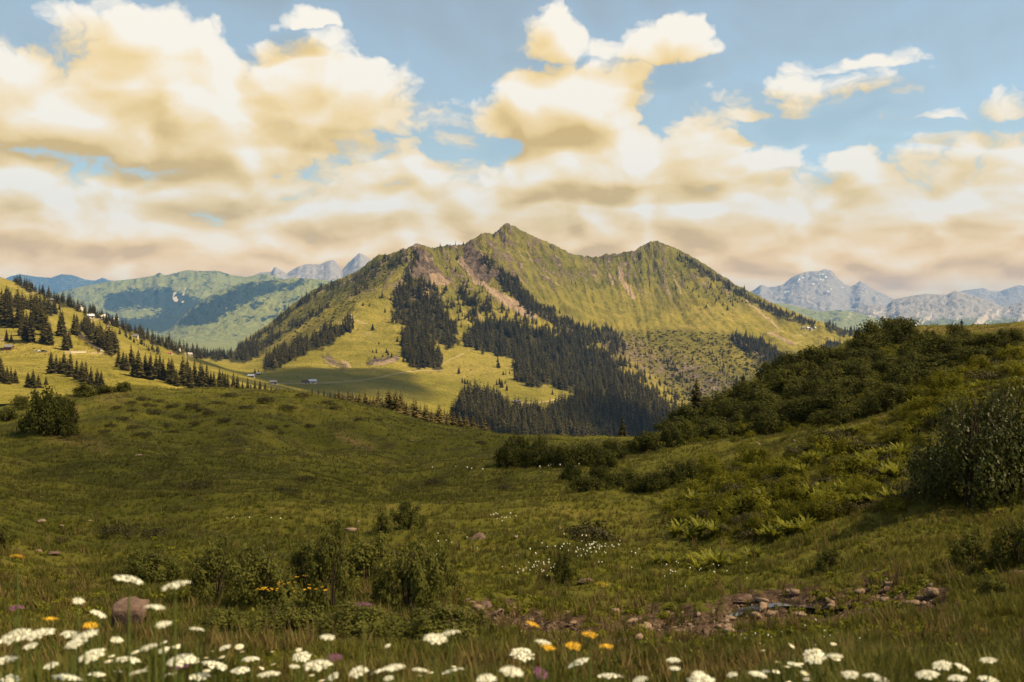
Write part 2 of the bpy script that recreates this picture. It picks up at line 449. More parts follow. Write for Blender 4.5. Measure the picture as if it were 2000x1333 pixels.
M_MAT = mat_leaf('heath_leaves', (.022, .028, .004), (.215, .200, .020), 0.4, 0.75, 0.04, tip=(.16, .10, .03))
M_HEATH = mat_leaf('dark_heath_leaves', (.018, .018, .005), (.075, .062, .014), 0.15, 0.6, 0.15, tip=(.12, .06, .03))
M_FERN = mat_leaf('fern_fronds', (.07, .08, .008), (.23, .22, .022), 0.4, 0.6, 0.12)
M_BOULDER = mat_rock('boulder_stone', (.085, .052, .040), (.19, .125, .095))
M_PALE = mat_rock('pale_stone', (.13, .088, .062), (.36, .25, .17))
M_WHITE = mat_plain('white_petals', (.66, .65, .52), 0.7, 0.2, 0.08, 30)
M_YELLOW = mat_plain('yellow_petals', (.72, .40, .02), 0.6, 0.2, 0.15, 30)
M_PURPLE = mat_plain('purple_petals', (.16, .05, .13), 0.6, 0.2, 0.2, 30)
M_STEM = mat_plain('flower_stem', (.07, .10, .02), 0.7, 0.2, 0.3, 20)
M_PLASTER = mat_plain('white_plaster', (.55, .50, .43), 0.8, 0.2, 0.08, 2)
M_TIMBER = mat_plain('weathered_timber', (.12, .065, .040), 0.85, 0.2, 0.3, 3)
M_DARKWOOD = mat_plain('dark_timber', (.035, .025, .020), 0.85, 0.2, 0.3, 3)
M_SLATE = mat_plain('grey_roof', (.16, .15, .17), 0.55, 0.4, 0.15, 1.5)
M_TIN = mat_plain('bright_metal_roof', (.55, .56, .62), 0.3, 0.6, 0.08, 1.5)
M_REDROOF = mat_plain('red_roof', (.36, .10, .07), 0.7, 0.3, 0.15, 1.5)
M_GLASS = mat_plain('dark_window_glass', (.02, .025, .03), 0.15, 0.5, 0.1, 2)
M_CONCRETE = mat_plain('pale_concrete', (.60, .52, .43), 0.85, 0.2, 0.12, 1)

# ------------------------------------------------------------------ near meadow: verge, brook, bowl, hump, bushy hill
VS_A = 0.35
A_PTS = [  # px, py, distance
 # roadside verge and bank down to the brook
 (-700, 1900, 2.6), (300, 1950, 2.6), (1000, 1960, 2.6), (1700, 1960, 2.6), (2700, 1900, 2.6),
 (-700, 1480, 4.2), (300, 1490, 4.2), (1000, 1500, 4.2), (1700, 1500, 4.2), (2700, 1450, 4.2),
 (-700, 1300, 7), (0, 1310, 7), (500, 1320, 7), (1000, 1325, 7), (1500, 1330, 7), (2000, 1310, 7), (2700, 1200, 7),
 (0, 1235, 10), (500, 1250, 10), (1000, 1262, 10), (1500, 1265, 10), (2000, 1225, 10), (-700, 1210, 10), (2700, 1080, 10),
 (0, 1150, 14), (500, 1170, 14), (1000, 1195, 14), (1300, 1200, 14), (1600, 1165, 14), (1850, 1110, 14), (2000, 1075, 14), (2700, 920, 15),
 (0, 1085, 19), (500, 1100, 19), (1000, 1110, 19), (1300, 1110, 19), (1600, 1060, 19), (1800, 1005, 19), (2000, 975, 19),
 (0, 1030, 26), (500, 1035, 26), (1000, 1040, 26), (1300, 1030, 27), (1500, 985, 27), (1700, 925, 27), (1900, 870, 27), (2050, 830, 27), (2700, 700, 30),
 (0, 965, 38), (500, 970, 40), (1000, 968, 40), (1250, 955, 40), (1400, 925, 40), (1600, 855, 40), (1750, 800, 40), (2000, 722, 40),
 (0, 905, 55), (300, 905, 58), (600, 912, 60), (1000, 905, 60), (1200, 900, 58), (1350, 885, 56), (1500, 868, 55), (1610, 835, 52), (1730, 775, 52), (1850, 722, 52), (2000, 672, 52), (2700, 560, 55),
 (1400, 862, 70), (1550, 848, 70), (1300, 868, 70), (1700, 806, 66), (1800, 770, 66), (2000, 690, 66),
 (0, 850, 75), (150, 830, 80), (350, 845, 80), (600, 862, 82), (800, 880, 82), (1000, 876, 84), (1200, 872, 84), (1400, 840, 86), (1550, 800, 86), (1700, 745, 86), (1850, 695, 86), (2000, 662, 86),
 (0, 800, 98), (120, 778, 104), (220, 766, 110), (300, 763, 114), (400, 764, 116), (500, 765, 116), (590, 768, 116), (650, 780, 116), (700, 790, 116), (750, 800, 116), (800, 816, 116), (850, 828, 116), (900, 838, 116), (950, 848, 116), (1000, 858, 115), (1100, 864, 115), (1200, 862, 115), (1290, 850, 115), (1350, 808, 122), (1400, 785, 128), (1450, 760, 132), (1500, 738, 135), (1560, 715, 138), (1600, 698, 140), (1640, 680, 142), (1680, 660, 143), (1720, 648, 143), (1780, 640, 143), (1850, 637, 143), (1920, 636, 143), (2000, 634, 143), (2200, 628, 143), (2700, 600, 143),
 # back slopes, out of sight
 (0, 860, 150), (200, 850, 165), (400, 850, 175), (600, 870, 175), (800, 910, 175), (1000, 950, 175), (1200, 960, 175), (1350, 910, 185), (1500, 850, 200), (1650, 760, 205), (1800, 690, 205), (2000, 668, 205), (2700, 650, 205),
 (0, 930, 240), (400, 930, 260), (800, 1000, 260), (1200, 1060, 260), (1600, 900, 280), (2000, 740, 280), (2700, 700, 280), (-700, 900, 240), (-700, 800, 100), (-700, 900, 50), (-700, 1030, 25)]
fitA = tps_fit([(p / 1000, math.log(d) * VS_A, t * d / F) for p, t, d in A_PTS], 1e-6)
A = Sheet(np.arange(-500, 2504, 4.0), np.geomspace(2.6, 280, 620))
# coarse fit then upsample: t*d/F is (minus) the height below eye plus a constant slope, smooth in log distance
cu = np.linspace(-500, 2500, 200); cv = np.linspace(math.log(2.6), math.log(280), 160)
CU, CV = np.meshgrid(cu, cv)
G = tps_eval(fitA, CU / 1000, CV * VS_A)
def upsample(G, cu, cv, pxs, lv):
    c = np.interp(pxs, cu, np.arange(len(cu))); r = np.interp(lv, cv, np.arange(len(cv)))
    c0 = np.minimum(c.astype(int), len(cu) - 2); r0 = np.minimum(r.astype(int), len(cv) - 2)
    a = (c - c0)[None]; b = (r - r0)[:, None]
    g = lambda i, j: G[np.ix_(i, j)]
    return (g(r0, c0) * (1 - a) + g(r0, c0 + 1) * a) * (1 - b) + (g(r0 + 1, c0) * (1 - a) + g(r0 + 1, c0 + 1) * a) * b
A.set_t(upsample(G, cu, cv, A.pxs, np.log(A.ds)) / A.D * F)
hz = 0.05 * fbm(A.X / 0.8, A.D / 0.8, 4, 3) * ss(A.D, 3, 9) + 0.26 * fbm(A.X / 5.5, A.D / 2.6, 4, 9) * ss(A.D, 8, 25) + 0.5 * fbm(A.X / 14, A.D / 14, 4, 21) * ss(A.D, 22, 60)
BROOK = [(880, 1225), (950, 1205), (1050, 1222), (1150, 1232), (1280, 1222), (1380, 1228), (1450, 1195), (1540, 1180), (1640, 1192), (1720, 1165), (1830, 1180)]
db = poly_dist(A.PX, A.T, BROOK)
wob = 8 * fbm(A.PX / 30, A.T / 12, 3, 5)
hz -= 0.16 * np.exp(-((db + wob) / 22.0) ** 2) * ss(A.D, 7, 9)
A.set_z(A.Z + hz)
dirt = np.exp(-((db + 1.6 * wob) / 44.0) ** 4) * ss(A.D, 7.5, 9.5) * (A.D < 24)
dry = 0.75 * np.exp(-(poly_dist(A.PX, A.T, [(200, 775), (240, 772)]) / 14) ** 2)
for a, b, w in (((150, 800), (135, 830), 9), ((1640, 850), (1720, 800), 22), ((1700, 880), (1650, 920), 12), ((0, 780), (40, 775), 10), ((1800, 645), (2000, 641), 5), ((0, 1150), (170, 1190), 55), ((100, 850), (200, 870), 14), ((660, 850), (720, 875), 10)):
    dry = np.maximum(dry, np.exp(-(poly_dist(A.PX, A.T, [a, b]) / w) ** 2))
heath = np.clip(fbm(A.X / 4.5, A.D / 3.0, 5, 40, .6) * 2.2 - .1, 0, 1) * ss(A.D, 24, 60) * 0.85
heath = np.maximum(heath, 0.9 * np.exp(-(poly_dist(A.PX, A.T, [(200, 1040), (330, 1032), (450, 1045)]) / 16) ** 2))
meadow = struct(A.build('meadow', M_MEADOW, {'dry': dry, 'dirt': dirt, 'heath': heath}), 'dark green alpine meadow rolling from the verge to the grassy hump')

# ------------------------------------------------------------------ pastures and the mountain
C_PTS = [
 (-300, 800, 200), (0, 792, 180), (100, 785, 200), (200, 792, 230), (350, 800, 300), (500, 812, 380), (700, 850, 500), (900, 900, 600), (1100, 920, 700), (1300, 930, 800), (1500, 900, 900), (1800, 880, 1000), (2000, 900, 1000),
 (0, 752, 420), (60, 757, 430), (120, 738, 500), (200, 757, 470), (-300, 740, 420), (100, 715, 600), (0, 705, 620), (250, 722, 560), (300, 742, 540), (350, 756, 530), (430, 764, 560), (520, 768, 640), (600, 785, 700), (200, 703, 680), (150, 691, 720), (0, 688, 720), (-300, 640, 720), (225, 692, 740),
 (60, 665, 750), (130, 680, 735), (0, 635, 820), (70, 628, 860), (130, 642, 860), (175, 664, 800),
 (0, 590, 1050), (0, 541, 1600), (60, 563, 1650), (130, 592, 1700), (230, 632, 1800), (330, 675, 1900), (430, 703, 2100), (-300, 440, 1500), (-300, 560, 1000),
 (70, 590, 1350), (150, 606, 1380), (200, 627, 1380), (270, 661, 1320), (200, 660, 1080), (250, 690, 1000), (340, 692, 1320), (371, 697, 1350), (420, 712, 1400), (330, 720, 900), (420, 738, 850), (480, 720, 1750), (500, 737, 1300), (540, 750, 1350),
 (0, 600, 2600), (130, 640, 2800), (230, 680, 3000), (330, 710, 3200), (-300, 540, 2600),
 (440, 699, 2500), (470, 694, 2600), (455, 682, 3200), (400, 730, 4200),
 (479, 663, 3200), (525, 633, 3300), (567, 598, 3400), (612, 566, 3400), (665, 544, 3300), (700, 529, 3300), (740, 498, 3250), (760, 497, 3250), (795, 484, 3200), (817, 477, 3150), (840, 483, 3350), (872, 479, 3700), (907, 477, 3750), (945, 456, 3500), (962, 458, 3600), (989, 437, 3750), (1005, 443, 3780), (1040, 461, 3850), (1075, 476, 3950), (1100, 487, 4000), (1140, 501, 4200), (1172, 502, 4300), (1207, 497, 4300), (1242, 490, 4300), (1272, 472, 4250), (1307, 480, 4250), (1360, 506, 4150), (1395, 528, 4100), (1437, 556, 4000), (1500, 588, 3900), (1586, 624, 3750), (1649, 643, 3650), (1685, 652, 3600), (1800, 690, 3500), (2000, 740, 3400),
 (479, 720, 4200), (612, 640, 4600), (740, 580, 4600), (817, 560, 4600), (907, 540, 4900), (989, 520, 5000), (1100, 560, 5200), (1207, 570, 5500), (1280, 560, 5500), (1395, 600, 5200), (1500, 650, 5000), (1650, 690, 4700), (1800, 730, 4500), (2000, 780, 4400), (400, 780, 5600), (1000, 650, 5600), (1800, 800, 5600), (-300, 650, 5600),
 (795, 535, 2850), (760, 562, 2700), (720, 600, 2550), (685, 625, 2400), (640, 655, 2200), (580, 690, 1900), (530, 722, 1650), (490, 736, 1500),
 (600, 625, 2800), (550, 660, 2600), (660, 580, 2950), (520, 690, 2400), (720, 545, 3000), (500, 712, 2000),
 (700, 640, 2350), (760, 600, 2600), (650, 690, 1950), (700, 665, 2150), (760, 650, 2250), (650, 706, 1850), (740, 706, 1850), (850, 722, 1900), (900, 690, 2100), (600, 747, 1450), (700, 738, 1600), (800, 741, 1650), (880, 760, 1600), (750, 790, 1250), (850, 812, 1250), (960, 735, 1850), (1000, 770, 1650), (1100, 755, 1850), (1120, 772, 1750), (1010, 787, 1600), (1060, 800, 1550),
 (800, 570, 2750), (850, 600, 2700), (870, 550, 3000), (900, 600, 2850), (950, 640, 2550), (1000, 660, 2450), (1050, 700, 2300), (1150, 720, 2350), (1200, 780, 2000), (1320, 805, 2150), (1150, 840, 1500), (1000, 850, 1300), (1250, 860, 1700),
 (895, 500, 3250), (920, 540, 3050), (960, 575, 2950), (1010, 600, 2850), (1045, 612, 2800),
 (925, 487, 3350), (960, 525, 3150), (1000, 555, 3050), (1040, 592, 2950), (1100, 630, 2850), (1200, 680, 2700), (1300, 760, 2550), (1335, 787, 2500),
 (1000, 480, 3600), (1050, 530, 3450), (1100, 580, 3300), (1150, 610, 3200), (1200, 560, 3700), (1200, 625, 3250), (1280, 560, 3750), (1300, 640, 3250), (1400, 600, 3500), (1450, 630, 3350), (1400, 650, 3150), (1500, 640, 3350), (1600, 660, 3200),
 (1250, 670, 3000), (1350, 700, 2900), (1300, 740, 2700), (1400, 750, 2700), (1450, 730, 2800), (1500, 700, 2900), (1550, 690, 3000), (1600, 690, 3000), (1400, 800, 2400), (1500, 780, 2500), (1650, 720, 2900)]
VS_C = 1.1
fitC = tps_fit([(p / 1000, math.log(d) * VS_C, t / 100) for p, t, d in C_PTS], 2e-5)
C = Sheet(np.arange(-250, 1852, 2.5), np.concatenate([np.geomspace(190, 900, 90, endpoint=False), np.geomspace(900, 5600, 430)]))
cu = np.linspace(-250, 1850, 300); cv = np.linspace(math.log(190), math.log(5600), 240)
CU, CV = np.meshgrid(cu, cv)
T = upsample(tps_eval(fitC, CU / 1000, CV * VS_C) * 100, cu, cv, C.pxs, np.log(C.ds))
SKY = [(-250, 450), (0, 541), (60, 563), (130, 592), (230, 632), (330, 675), (400, 695), (445, 697), (479, 663), (525, 633), (567, 598), (612, 566), (665, 544), (700, 529), (725, 508), (740, 498), (760, 497), (780, 489), (795, 484), (817, 476), (840, 483), (856, 484), (872, 478), (890, 480), (907, 477), (925, 466), (945, 455), (962, 457), (975, 448), (989, 436), (1005, 443), (1040, 461), (1075, 476), (1100, 487), (1117, 496), (1140, 501), (1172, 502), (1182, 496), (1207, 497), (1215, 493), (1242, 490), (1250, 482), (1262, 476), (1272, 472), (1287, 472), (1307, 480), (1325, 488), (1360, 506), (1395, 528), (1437, 556), (1470, 572), (1500, 588), (1586, 624), (1649, 643), (1685, 652), (1850, 700)]
# erosion: gullies running down the fall line, seen slanting left on the left flank and right on the right one
sh = np.interp(C.PX, [400, 700, 830, 1000, 1200, 1280, 1400, 1700], [-1.1, -0.9, 0.1, 0.75, 0.35, 0.25, 0.6, 1.2])
ga = (C.PX - sh * (T - 480)) / 17.0
gul = ridged(ga, T / 110.0, 4, 60, 0.55) - 0.25
mtn = ss(C.D, 1900, 2700)
T = T - (6.0 * gul * mtn + 2.6 * mtn * fbm(C.X / 60, C.D / 60, 4, 70) + 1.8 * ss(C.D, 400, 900) * fbm(C.X / 110, C.D / 110, 4, 75))
T -= mtn * (7.0 * (ridged(C.X / 210 + .5 * fbm(C.X / 160, C.D / 160, 3, 7), C.D / 260, 5, 44, .55) - .45))
rough_lo = np.exp(-(poly_dist(C.PX, T, [(1200, 680), (1330, 730), (1420, 760)]) / 60) ** 2)
T -= 5.0 * rough_lo * (ridged(ga * 0.8, T / 40.0, 4, 90) - 0.3)
for _ in range(3):                       # bring the skyline to its surveyed height
    k = np.argmin(T, axis=0)
    err = np.interp(C.pxs, *zip(*SKY)) + 1.6 * fbm(C.pxs / 7.0, 0 * C.pxs + 3.3, 4, 19, .6) * (C.pxs > 600) - T[k, np.arange(T.shape[1])]
    T += err[None] * np.exp(-((np.log(C.D) - np.log(C.ds[k])[None]) / 0.10) ** 2)
C.set_t(T)
PXn = C.PX + 3.0 * fbm(C.PX / 18, T / 18, 4, 33); PYn = T + 3.0 * fbm(C.PX / 18 + 40, T / 18, 4, 37)
def stroke(pts, w, soft=1.5, px=PXn, py=PYn): return np.exp(-(poly_dist(px, py, pts) / w) ** (2 * soft))
def area(pts, px=PXn, py=PYn, soft=None):
    soft = soft or (4.0 if px is PXn else 14.0)
    d = poly_dist(px, py, pts + [pts[0]]); i = in_poly(px, py, pts)
    return np.clip(0.5 + np.where(i, d, -d) / (2 * soft), 0, 1)
mx_ = np.maximum.reduce
rock = mx_([area([(815, 478), (838, 490), (850, 520), (880, 545), (860, 560), (830, 545), (800, 545), (812, 505)]) * .75,
            area([(905, 480), (925, 482), (950, 505), (965, 540), (955, 556), (925, 540), (902, 505)]) * .9,
            stroke([(955, 520), (1000, 560), (1045, 605)], 9) * .75, stroke([(1045, 605), (1120, 650), (1165, 665)], 9) * .55,
            stroke([(945, 455), (960, 480), (985, 505)], 8) * .55, stroke([(976, 447), (970, 458)], 5) * .8,
            stroke([(1180, 497), (1240, 492), (1215, 520)], 8) * .5, rough_lo * .52,
            stroke([(1430, 660), (1480, 690), (1520, 720)], 10) * .55, stroke([(1170, 700), (1240, 770)], 10) * .4,
            stroke([(790, 500), (740, 520), (700, 545)], 8) * .35, stroke([(155, 655), (180, 672), (196, 684)], 5) * .7,
            stroke([(640, 700), (672, 716)], 8) * .6, stroke([(725, 708), (775, 700)], 7) * .72])
scree = mx_([area([(838, 535), (860, 535), (885, 552), (870, 558), (845, 556)], soft=2.5) * .95,
             stroke([(897, 505), (912, 525), (930, 548), (955, 565), (990, 585), (1030, 605), (1045, 617)], 5.5), stroke([(960, 570), (1000, 600), (1040, 618)], 8) * .7,
             stroke([(1211, 525), (1214, 545), (1222, 560), (1238, 580)], 4.5) * 1.0, stroke([(1225, 555), (1250, 570), (1275, 575)], 4) * .5,
             stroke([(1190, 537), (1200, 555)], 3) * .6, stroke([(1160, 538), (1170, 548)], 3.5) * .5, stroke([(1065, 542), (1098, 562)], 2.5) * .55,
             stroke([(985, 480), (1010, 515)], 2.5) * .5, stroke([(1000, 465), (1030, 500)], 2.5) * .35, stroke([(1310, 525), (1330, 575)], 2.5) * .5, stroke([(1285, 525), (1305, 560)], 2.2) * .45,
             stroke([(1455, 585), (1490, 615), (1520, 640)], 3.2) * .65, stroke([(1500, 650), (1550, 672)], 3.5) * .75, stroke([(1470, 625), (1500, 640)], 2.2) * .5,
             stroke([(795, 640), (805, 648)], 4) * .6, stroke([(862, 630), (880, 650)], 5) * .4, stroke([(935, 610), (945, 640)], 6) * .45,
             stroke([(670, 706), (685, 716)], 5) * .6, stroke([(735, 710), (770, 703)], 4) * .75, stroke([(715, 655), (722, 650)], 4) * .45])
path = mx_([stroke(p, w, 1.5, C.PX + .8 * fbm(C.PX / 9, T / 9, 2, 3), T) for p, w in (
    ([(634, 690), (633, 703), (645, 712), (660, 718)], 1.3), ([(684, 613), (690, 624), (703, 630), (718, 632)], 1.5), ([(864, 711), (880, 702), (905, 691)], 1.3),
    ([(540, 750), (640, 748), (700, 744), (745, 737), (775, 729), (820, 724), (862, 724)], 1.0), ([(1012, 787), (1060, 786), (1085, 780), (1100, 775)], 1.3), ([(1008, 800), (1012, 790)], 1.5),
    ([(165, 632), (185, 626), (200, 621), (215, 630), (210, 640), (215, 646)], 1.6), ([(362, 690), (364, 700), (368, 706)], 1.6),
    ([(0, 690), (60, 687), (120, 689), (170, 690), (220, 690)], 1.6), ([(0, 662), (10, 668)], 2.5), ([(1500, 650), (1530, 647)], 1.0), ([(1548, 657), (1565, 655), (1575, 649)], 1.0), ([(1550, 672), (1564, 668)], 1.0), ([(50, 574), (78, 572)], 1.0))])
shrub = mx_([area([(479, 668), (612, 572), (700, 535), (745, 505), (800, 490), (770, 540), (700, 575), (640, 600), (560, 650), (510, 700)]) * .85,
             area([(690, 590), (700, 605), (640, 640), (560, 690), (520, 715), (510, 705), (600, 640)]) * .8,
             area([(1180, 650), (1300, 640), (1450, 650), (1560, 690), (1500, 780), (1330, 790), (1250, 700)]) * .62,
             stroke([(1100, 600), (1130, 620)], 8) * .6, stroke([(1290, 590), (1340, 600)], 14) * .45, stroke([(850, 480), (905, 480)], 8) * .8, stroke([(1140, 503), (1240, 494)], 7) * .7])
def band(pts, w): # a ribbon polygon round a polyline
    a, b = [], []
    for i, (x, y) in enumerate(pts):
        x0, y0 = pts[max(i - 1, 0)]; x1, y1 = pts[min(i + 1, len(pts) - 1)]
        L = math.hypot(x1 - x0, y1 - y0); nx, ny = -(y1 - y0) / L, (x1 - x0) / L
        a.append((x + nx * w, y + ny * w)); b.append((x - nx * w, y - ny * w))
    return a + b[::-1]

FOREST = [([(860, 565), (1000, 600), (1070, 645), (940, 695), (880, 645)], 9, 6, .42, 22), ([(742, 575), (780, 555), (772, 640), (752, 655)], 10, 8, .12, 18),  # polygon, spacing across, spacing down, share kept, height in metres
 ([(775, 565), (800, 540), (850, 560), (872, 600), (890, 645), (902, 676), (872, 680), (838, 655), (800, 648), (766, 628), (768, 590)], 6.5, 4.5, .86, 24),
 ([(785, 650), (830, 650), (860, 690), (863, 722), (810, 722), (786, 700)], 5.5, 4, 1, 25),
 ([(868, 565), (965, 590), (985, 606), (950, 640), (900, 618)], 8, 6, .55, 22),
 ([(905, 665), (930, 640), (975, 628), (1020, 640), (1060, 652), (1110, 650), (1180, 700), (1250, 755), (1332, 805), (1312, 850), (1220, 868), (1130, 868), (1062, 812), (1128, 772), (1090, 758), (1063, 748), (1050, 760), (1025, 752), (1006, 738), (1004, 706), (980, 696), (935, 686)], 6, 4, .97, 24),
 ([(890, 780), (925, 772), (955, 776), (990, 798), (1010, 806), (1040, 802), (1062, 815), (1140, 815), (1160, 868), (1000, 866), (935, 848), (872, 830), (905, 812)], 6.5, 4, 1, 23),
 (band([(940, 505), (1000, 555), (1045, 602), (1100, 634), (1165, 666)], 10), 6, 4, .9, 22), (band([(975, 535), (1015, 580), (1050, 612)], 12), 6, 4, .8, 22), (band([(1050, 600), (1110, 640), (1180, 660)], 12), 7, 5, .55, 20), (band([(812, 488), (808, 520), (790, 545)], 9), 6, 4.5, .75, 16), (band([(900, 560), (960, 610)], 20), 8, 6, .5, 22), (band([(760, 520), (790, 510)], 9), 6, 4.5, .7, 16), (band([(1190, 690), (1260, 740), (1320, 790)], 9), 7, 5, .6, 18), (band([(1300, 700), (1340, 760), (1380, 790)], 9), 7, 5, .6, 15), ([(1180, 655), (1300, 650), (1450, 660), (1560, 700), (1500, 785), (1330, 792), (1250, 710)], 12, 8, .30, 13), ([(860, 690), (960, 680), (1000, 745), (1060, 765), (1040, 785), (900, 740)], 16, 11, .10, 16), ([(1040, 590), (1180, 640), (1240, 690), (1120, 655)], 10, 7, .34, 17), (band([(1250, 680), (1300, 720)], 8), 7, 5, .5, 14), (band([(1390, 690), (1430, 740), (1450, 760)], 9), 7, 5, .5, 14), (band([(1460, 690), (1500, 740)], 9), 7, 5, .5, 15), (band([(1170, 650), (1200, 665), (1205, 695)], 16), 6, 4.5, .9, 22),
 (band([(1060, 650), (1180, 690), (1260, 760)], 14), 7, 5, .6, 20),
 (band([(1325, 500), (1390, 540), (1450, 577), (1520, 612), (1590, 634)], 6), 5.5, 3.5, .9, 19), (band([(1395, 545), (1440, 600)], 22), 8, 6, .45, 16), (band([(1340, 520), (1390, 600)], 18), 9, 7, .4, 14), (band([(1290, 545), (1345, 580)], 14), 9, 7, .4, 14),
 ([(1425, 650), (1480, 662), (1540, 700), (1585, 712), (1570, 735), (1530, 735), (1490, 700), (1430, 672)], 6, 4.5, .85, 22),
 (band([(1612, 636), (1650, 648), (1690, 660)], 7), 5.5, 4, .8, 20), (band([(1615, 668), (1650, 682)], 7), 5.5, 4, .9, 20), (band([(1603, 682), (1625, 684)], 6), 5.5, 4, .8, 18),
 (band([(470, 680), (525, 645), (567, 608), (612, 574), (665, 552)], 5), 6, 4, .75, 18), ([(515, 722), (520, 698), (575, 673), (640, 643), (690, 620), (690, 650), (640, 675), (580, 698), (540, 722)], 6.5, 4.5, .85, 22),
 (band([(480, 700), (560, 645), (640, 600)], 5), 6, 4, .8, 20), (band([(690, 552), (750, 520), (800, 500)], 10), 7, 5, .6, 16), (band([(845, 486), (905, 482)], 5), 7, 5, .6, 13), (band([(880, 500), (880, 540)], 14), 9, 7, .5, 16), (band([(690, 570), (720, 555)], 9), 7, 5, .7, 18),
 ([(330, 678), (400, 696), (440, 704), (470, 706), (505, 700), (505, 675), (480, 668), (455, 692), (400, 688)], 5.5, 3.5, .95, 21),
 (band([(30, 553), (130, 595), (230, 636), (330, 679), (430, 706)], 5), 6, 4, .85, 15), (band([(160, 636), (185, 660), (224, 690)], 8), 5, 4, 1, 15), (band([(5, 596), (60, 600), (110, 612)], 9), 6, 5, .8, 17), (band([(98, 600), (118, 606)], 5), 6, 4, .8, 10),
 (band([(225, 652), (240, 655), (262, 666), (282, 678)], 3), 7, 4, .6, 9), (band([(270, 672), (290, 682), (320, 694)], 3), 6, 4, .8, 8),
 (band([(1140, 505), (1200, 506), (1240, 500)], 5), 7, 4.5, .6, 10), (band([(1095, 520), (1120, 540)], 10), 9, 7, .35, 10), (band([(1225, 525), (1260, 555)], 12), 10, 8, .4, 12)]
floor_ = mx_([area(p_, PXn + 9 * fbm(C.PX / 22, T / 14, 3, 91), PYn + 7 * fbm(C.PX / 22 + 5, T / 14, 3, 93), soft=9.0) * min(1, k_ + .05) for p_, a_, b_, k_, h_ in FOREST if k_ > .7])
high = ss(640 - C.T + 40 * fbm(C.PX / 60, C.T / 60, 3, 81), 0, 90) * ss(C.D, 2200, 3000)
streak = ss(pnoise(ga * 1.7, T / 60.0, 14) + 0.6 * pnoise(ga * 3.9, T / 40.0, 15), 0.35, 0.8) * mtn * ss(640 - T, 0, 60)
scree = np.maximum(scree, streak * 0.46)
rib = ss(ridged(ga * 1.1, T / 60.0, 5, 51, .6), .38, .80) * mtn * ss(650 - T, 0, 120)
rock = np.maximum(rock, .62 * rib)
crag = ridged(C.PX / 7 + .3 * fbm(C.PX / 9, T / 9, 3, 6), T / 11, 4, 57, .6) - .45
C.set_t(C.T - crag * 9.0 * np.clip(rock - .25, 0, 1) * mtn)
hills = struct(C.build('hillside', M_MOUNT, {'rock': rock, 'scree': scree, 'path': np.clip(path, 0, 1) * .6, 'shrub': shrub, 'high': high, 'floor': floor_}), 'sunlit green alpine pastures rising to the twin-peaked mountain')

# ------------------------------------------------------------------ far ranges
def far_range(name, label, crest, dc_, foot, df_, material, amp, masks, scale=22.0, pw=1.15, nv=150):
    dc, df = dc_ * 1.8, df_ * 1.8
    px0, px1 = crest[0][0] - 60, crest[-1][0] + 60
    s = np.linspace(-0.35, 1.5, nv)
    Sh = Sheet(np.arange(px0, px1, 3.0), df + (dc - df) * s)
    S = np.repeat(s[:, None], len(Sh.pxs), 1)
    cr = np.interp(Sh.pxs, *zip(*crest))[None]
    up = np.where(S > 0, np.abs(S), 0) ** pw
    T = np.where(S <= 0, foot - 60 * S, np.where(S <= 1, foot + (cr - foot) * np.minimum(up, 1), cr + (foot - cr) * (S - 1) * 1.3))
    L_ = scale * dc / F * 1.5; sd0 = len(name) * 7 % 50
    wx, wy = 0.7 * fbm(Sh.X / L_ / 1.3, Sh.D / L_ / 1.3, 3, sd0 + 3), 0.7 * fbm(Sh.X / L_ / 1.3 + 7, Sh.D / L_ / 1.3, 3, sd0 + 5)
    rg = ridged(Sh.X / L_ + wx, Sh.D / L_ * .8 + wy, 6, sd0, 0.58) - 0.45
    mid = np.clip(S, 0, 1) * np.clip(1.25 - S, 0, 1) * 2.2
    T = T - amp * rg * mid - 0.10 * amp * ridged(Sh.PX / 6, T / 9, 3, 5) * np.clip(S, 0, 1)
    k = np.argmin(T, axis=0)
    err = cr[0] - T[k, np.arange(T.shape[1])]
    T += (err * 0.9)[None] * np.exp(-((S - s[k][None]) / 0.25) ** 2)
    Sh.set_t(T)
    at = {n: 0 * T for n in ('forest', 'rock', 'scree', 'snow')}
    px = Sh.PX + 5 * fbm(Sh.PX / 14, T / 14, 4, 3); py = T + 4 * fbm(Sh.PX / 14 + 9, T / 14, 4, 8)
    for n, v in masks(px, py, S, rg, Sh).items(): at[n] = v
    return struct(Sh.build(name, material, at), label)

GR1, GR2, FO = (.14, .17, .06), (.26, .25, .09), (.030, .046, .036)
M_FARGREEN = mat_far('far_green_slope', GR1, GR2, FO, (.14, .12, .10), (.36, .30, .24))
M_FARROCK = mat_far('far_rock_slope', (.10, .12, .05), (.20, .20, .09), FO, (.17, .155, .145), (.44, .39, .34), snow=True)
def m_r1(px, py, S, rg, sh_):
    f = mx_([area([(200, 575), (260, 565), (330, 560), (360, 575), (420, 590), (470, 600), (470, 650), (200, 650)], px, py) * .95, (pnoise(px / 30, py / 12, 4) > .1) * .45,  # dark forest, with the cloud shadow over this slope put into it
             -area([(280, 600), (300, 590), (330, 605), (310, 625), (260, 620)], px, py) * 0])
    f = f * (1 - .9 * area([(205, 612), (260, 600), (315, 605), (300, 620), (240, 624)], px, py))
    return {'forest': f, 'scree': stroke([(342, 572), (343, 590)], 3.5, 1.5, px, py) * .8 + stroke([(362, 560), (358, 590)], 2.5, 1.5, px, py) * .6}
def m_r2(px, py, S, rg, sh_):
    f = mx_([area([(330, 640), (395, 588), (470, 553), (620, 545), (470, 600), (400, 650)], px, py) * .8, ss(pnoise(px / 26 + py / 22, py / 14, 12), -.1, .5) * .62])
    f = np.where(py > 636, f * .55, f)
    return {'forest': f, 'scree': stroke([(445, 600), (420, 640)], 2, 1.5, px, py) * .5}
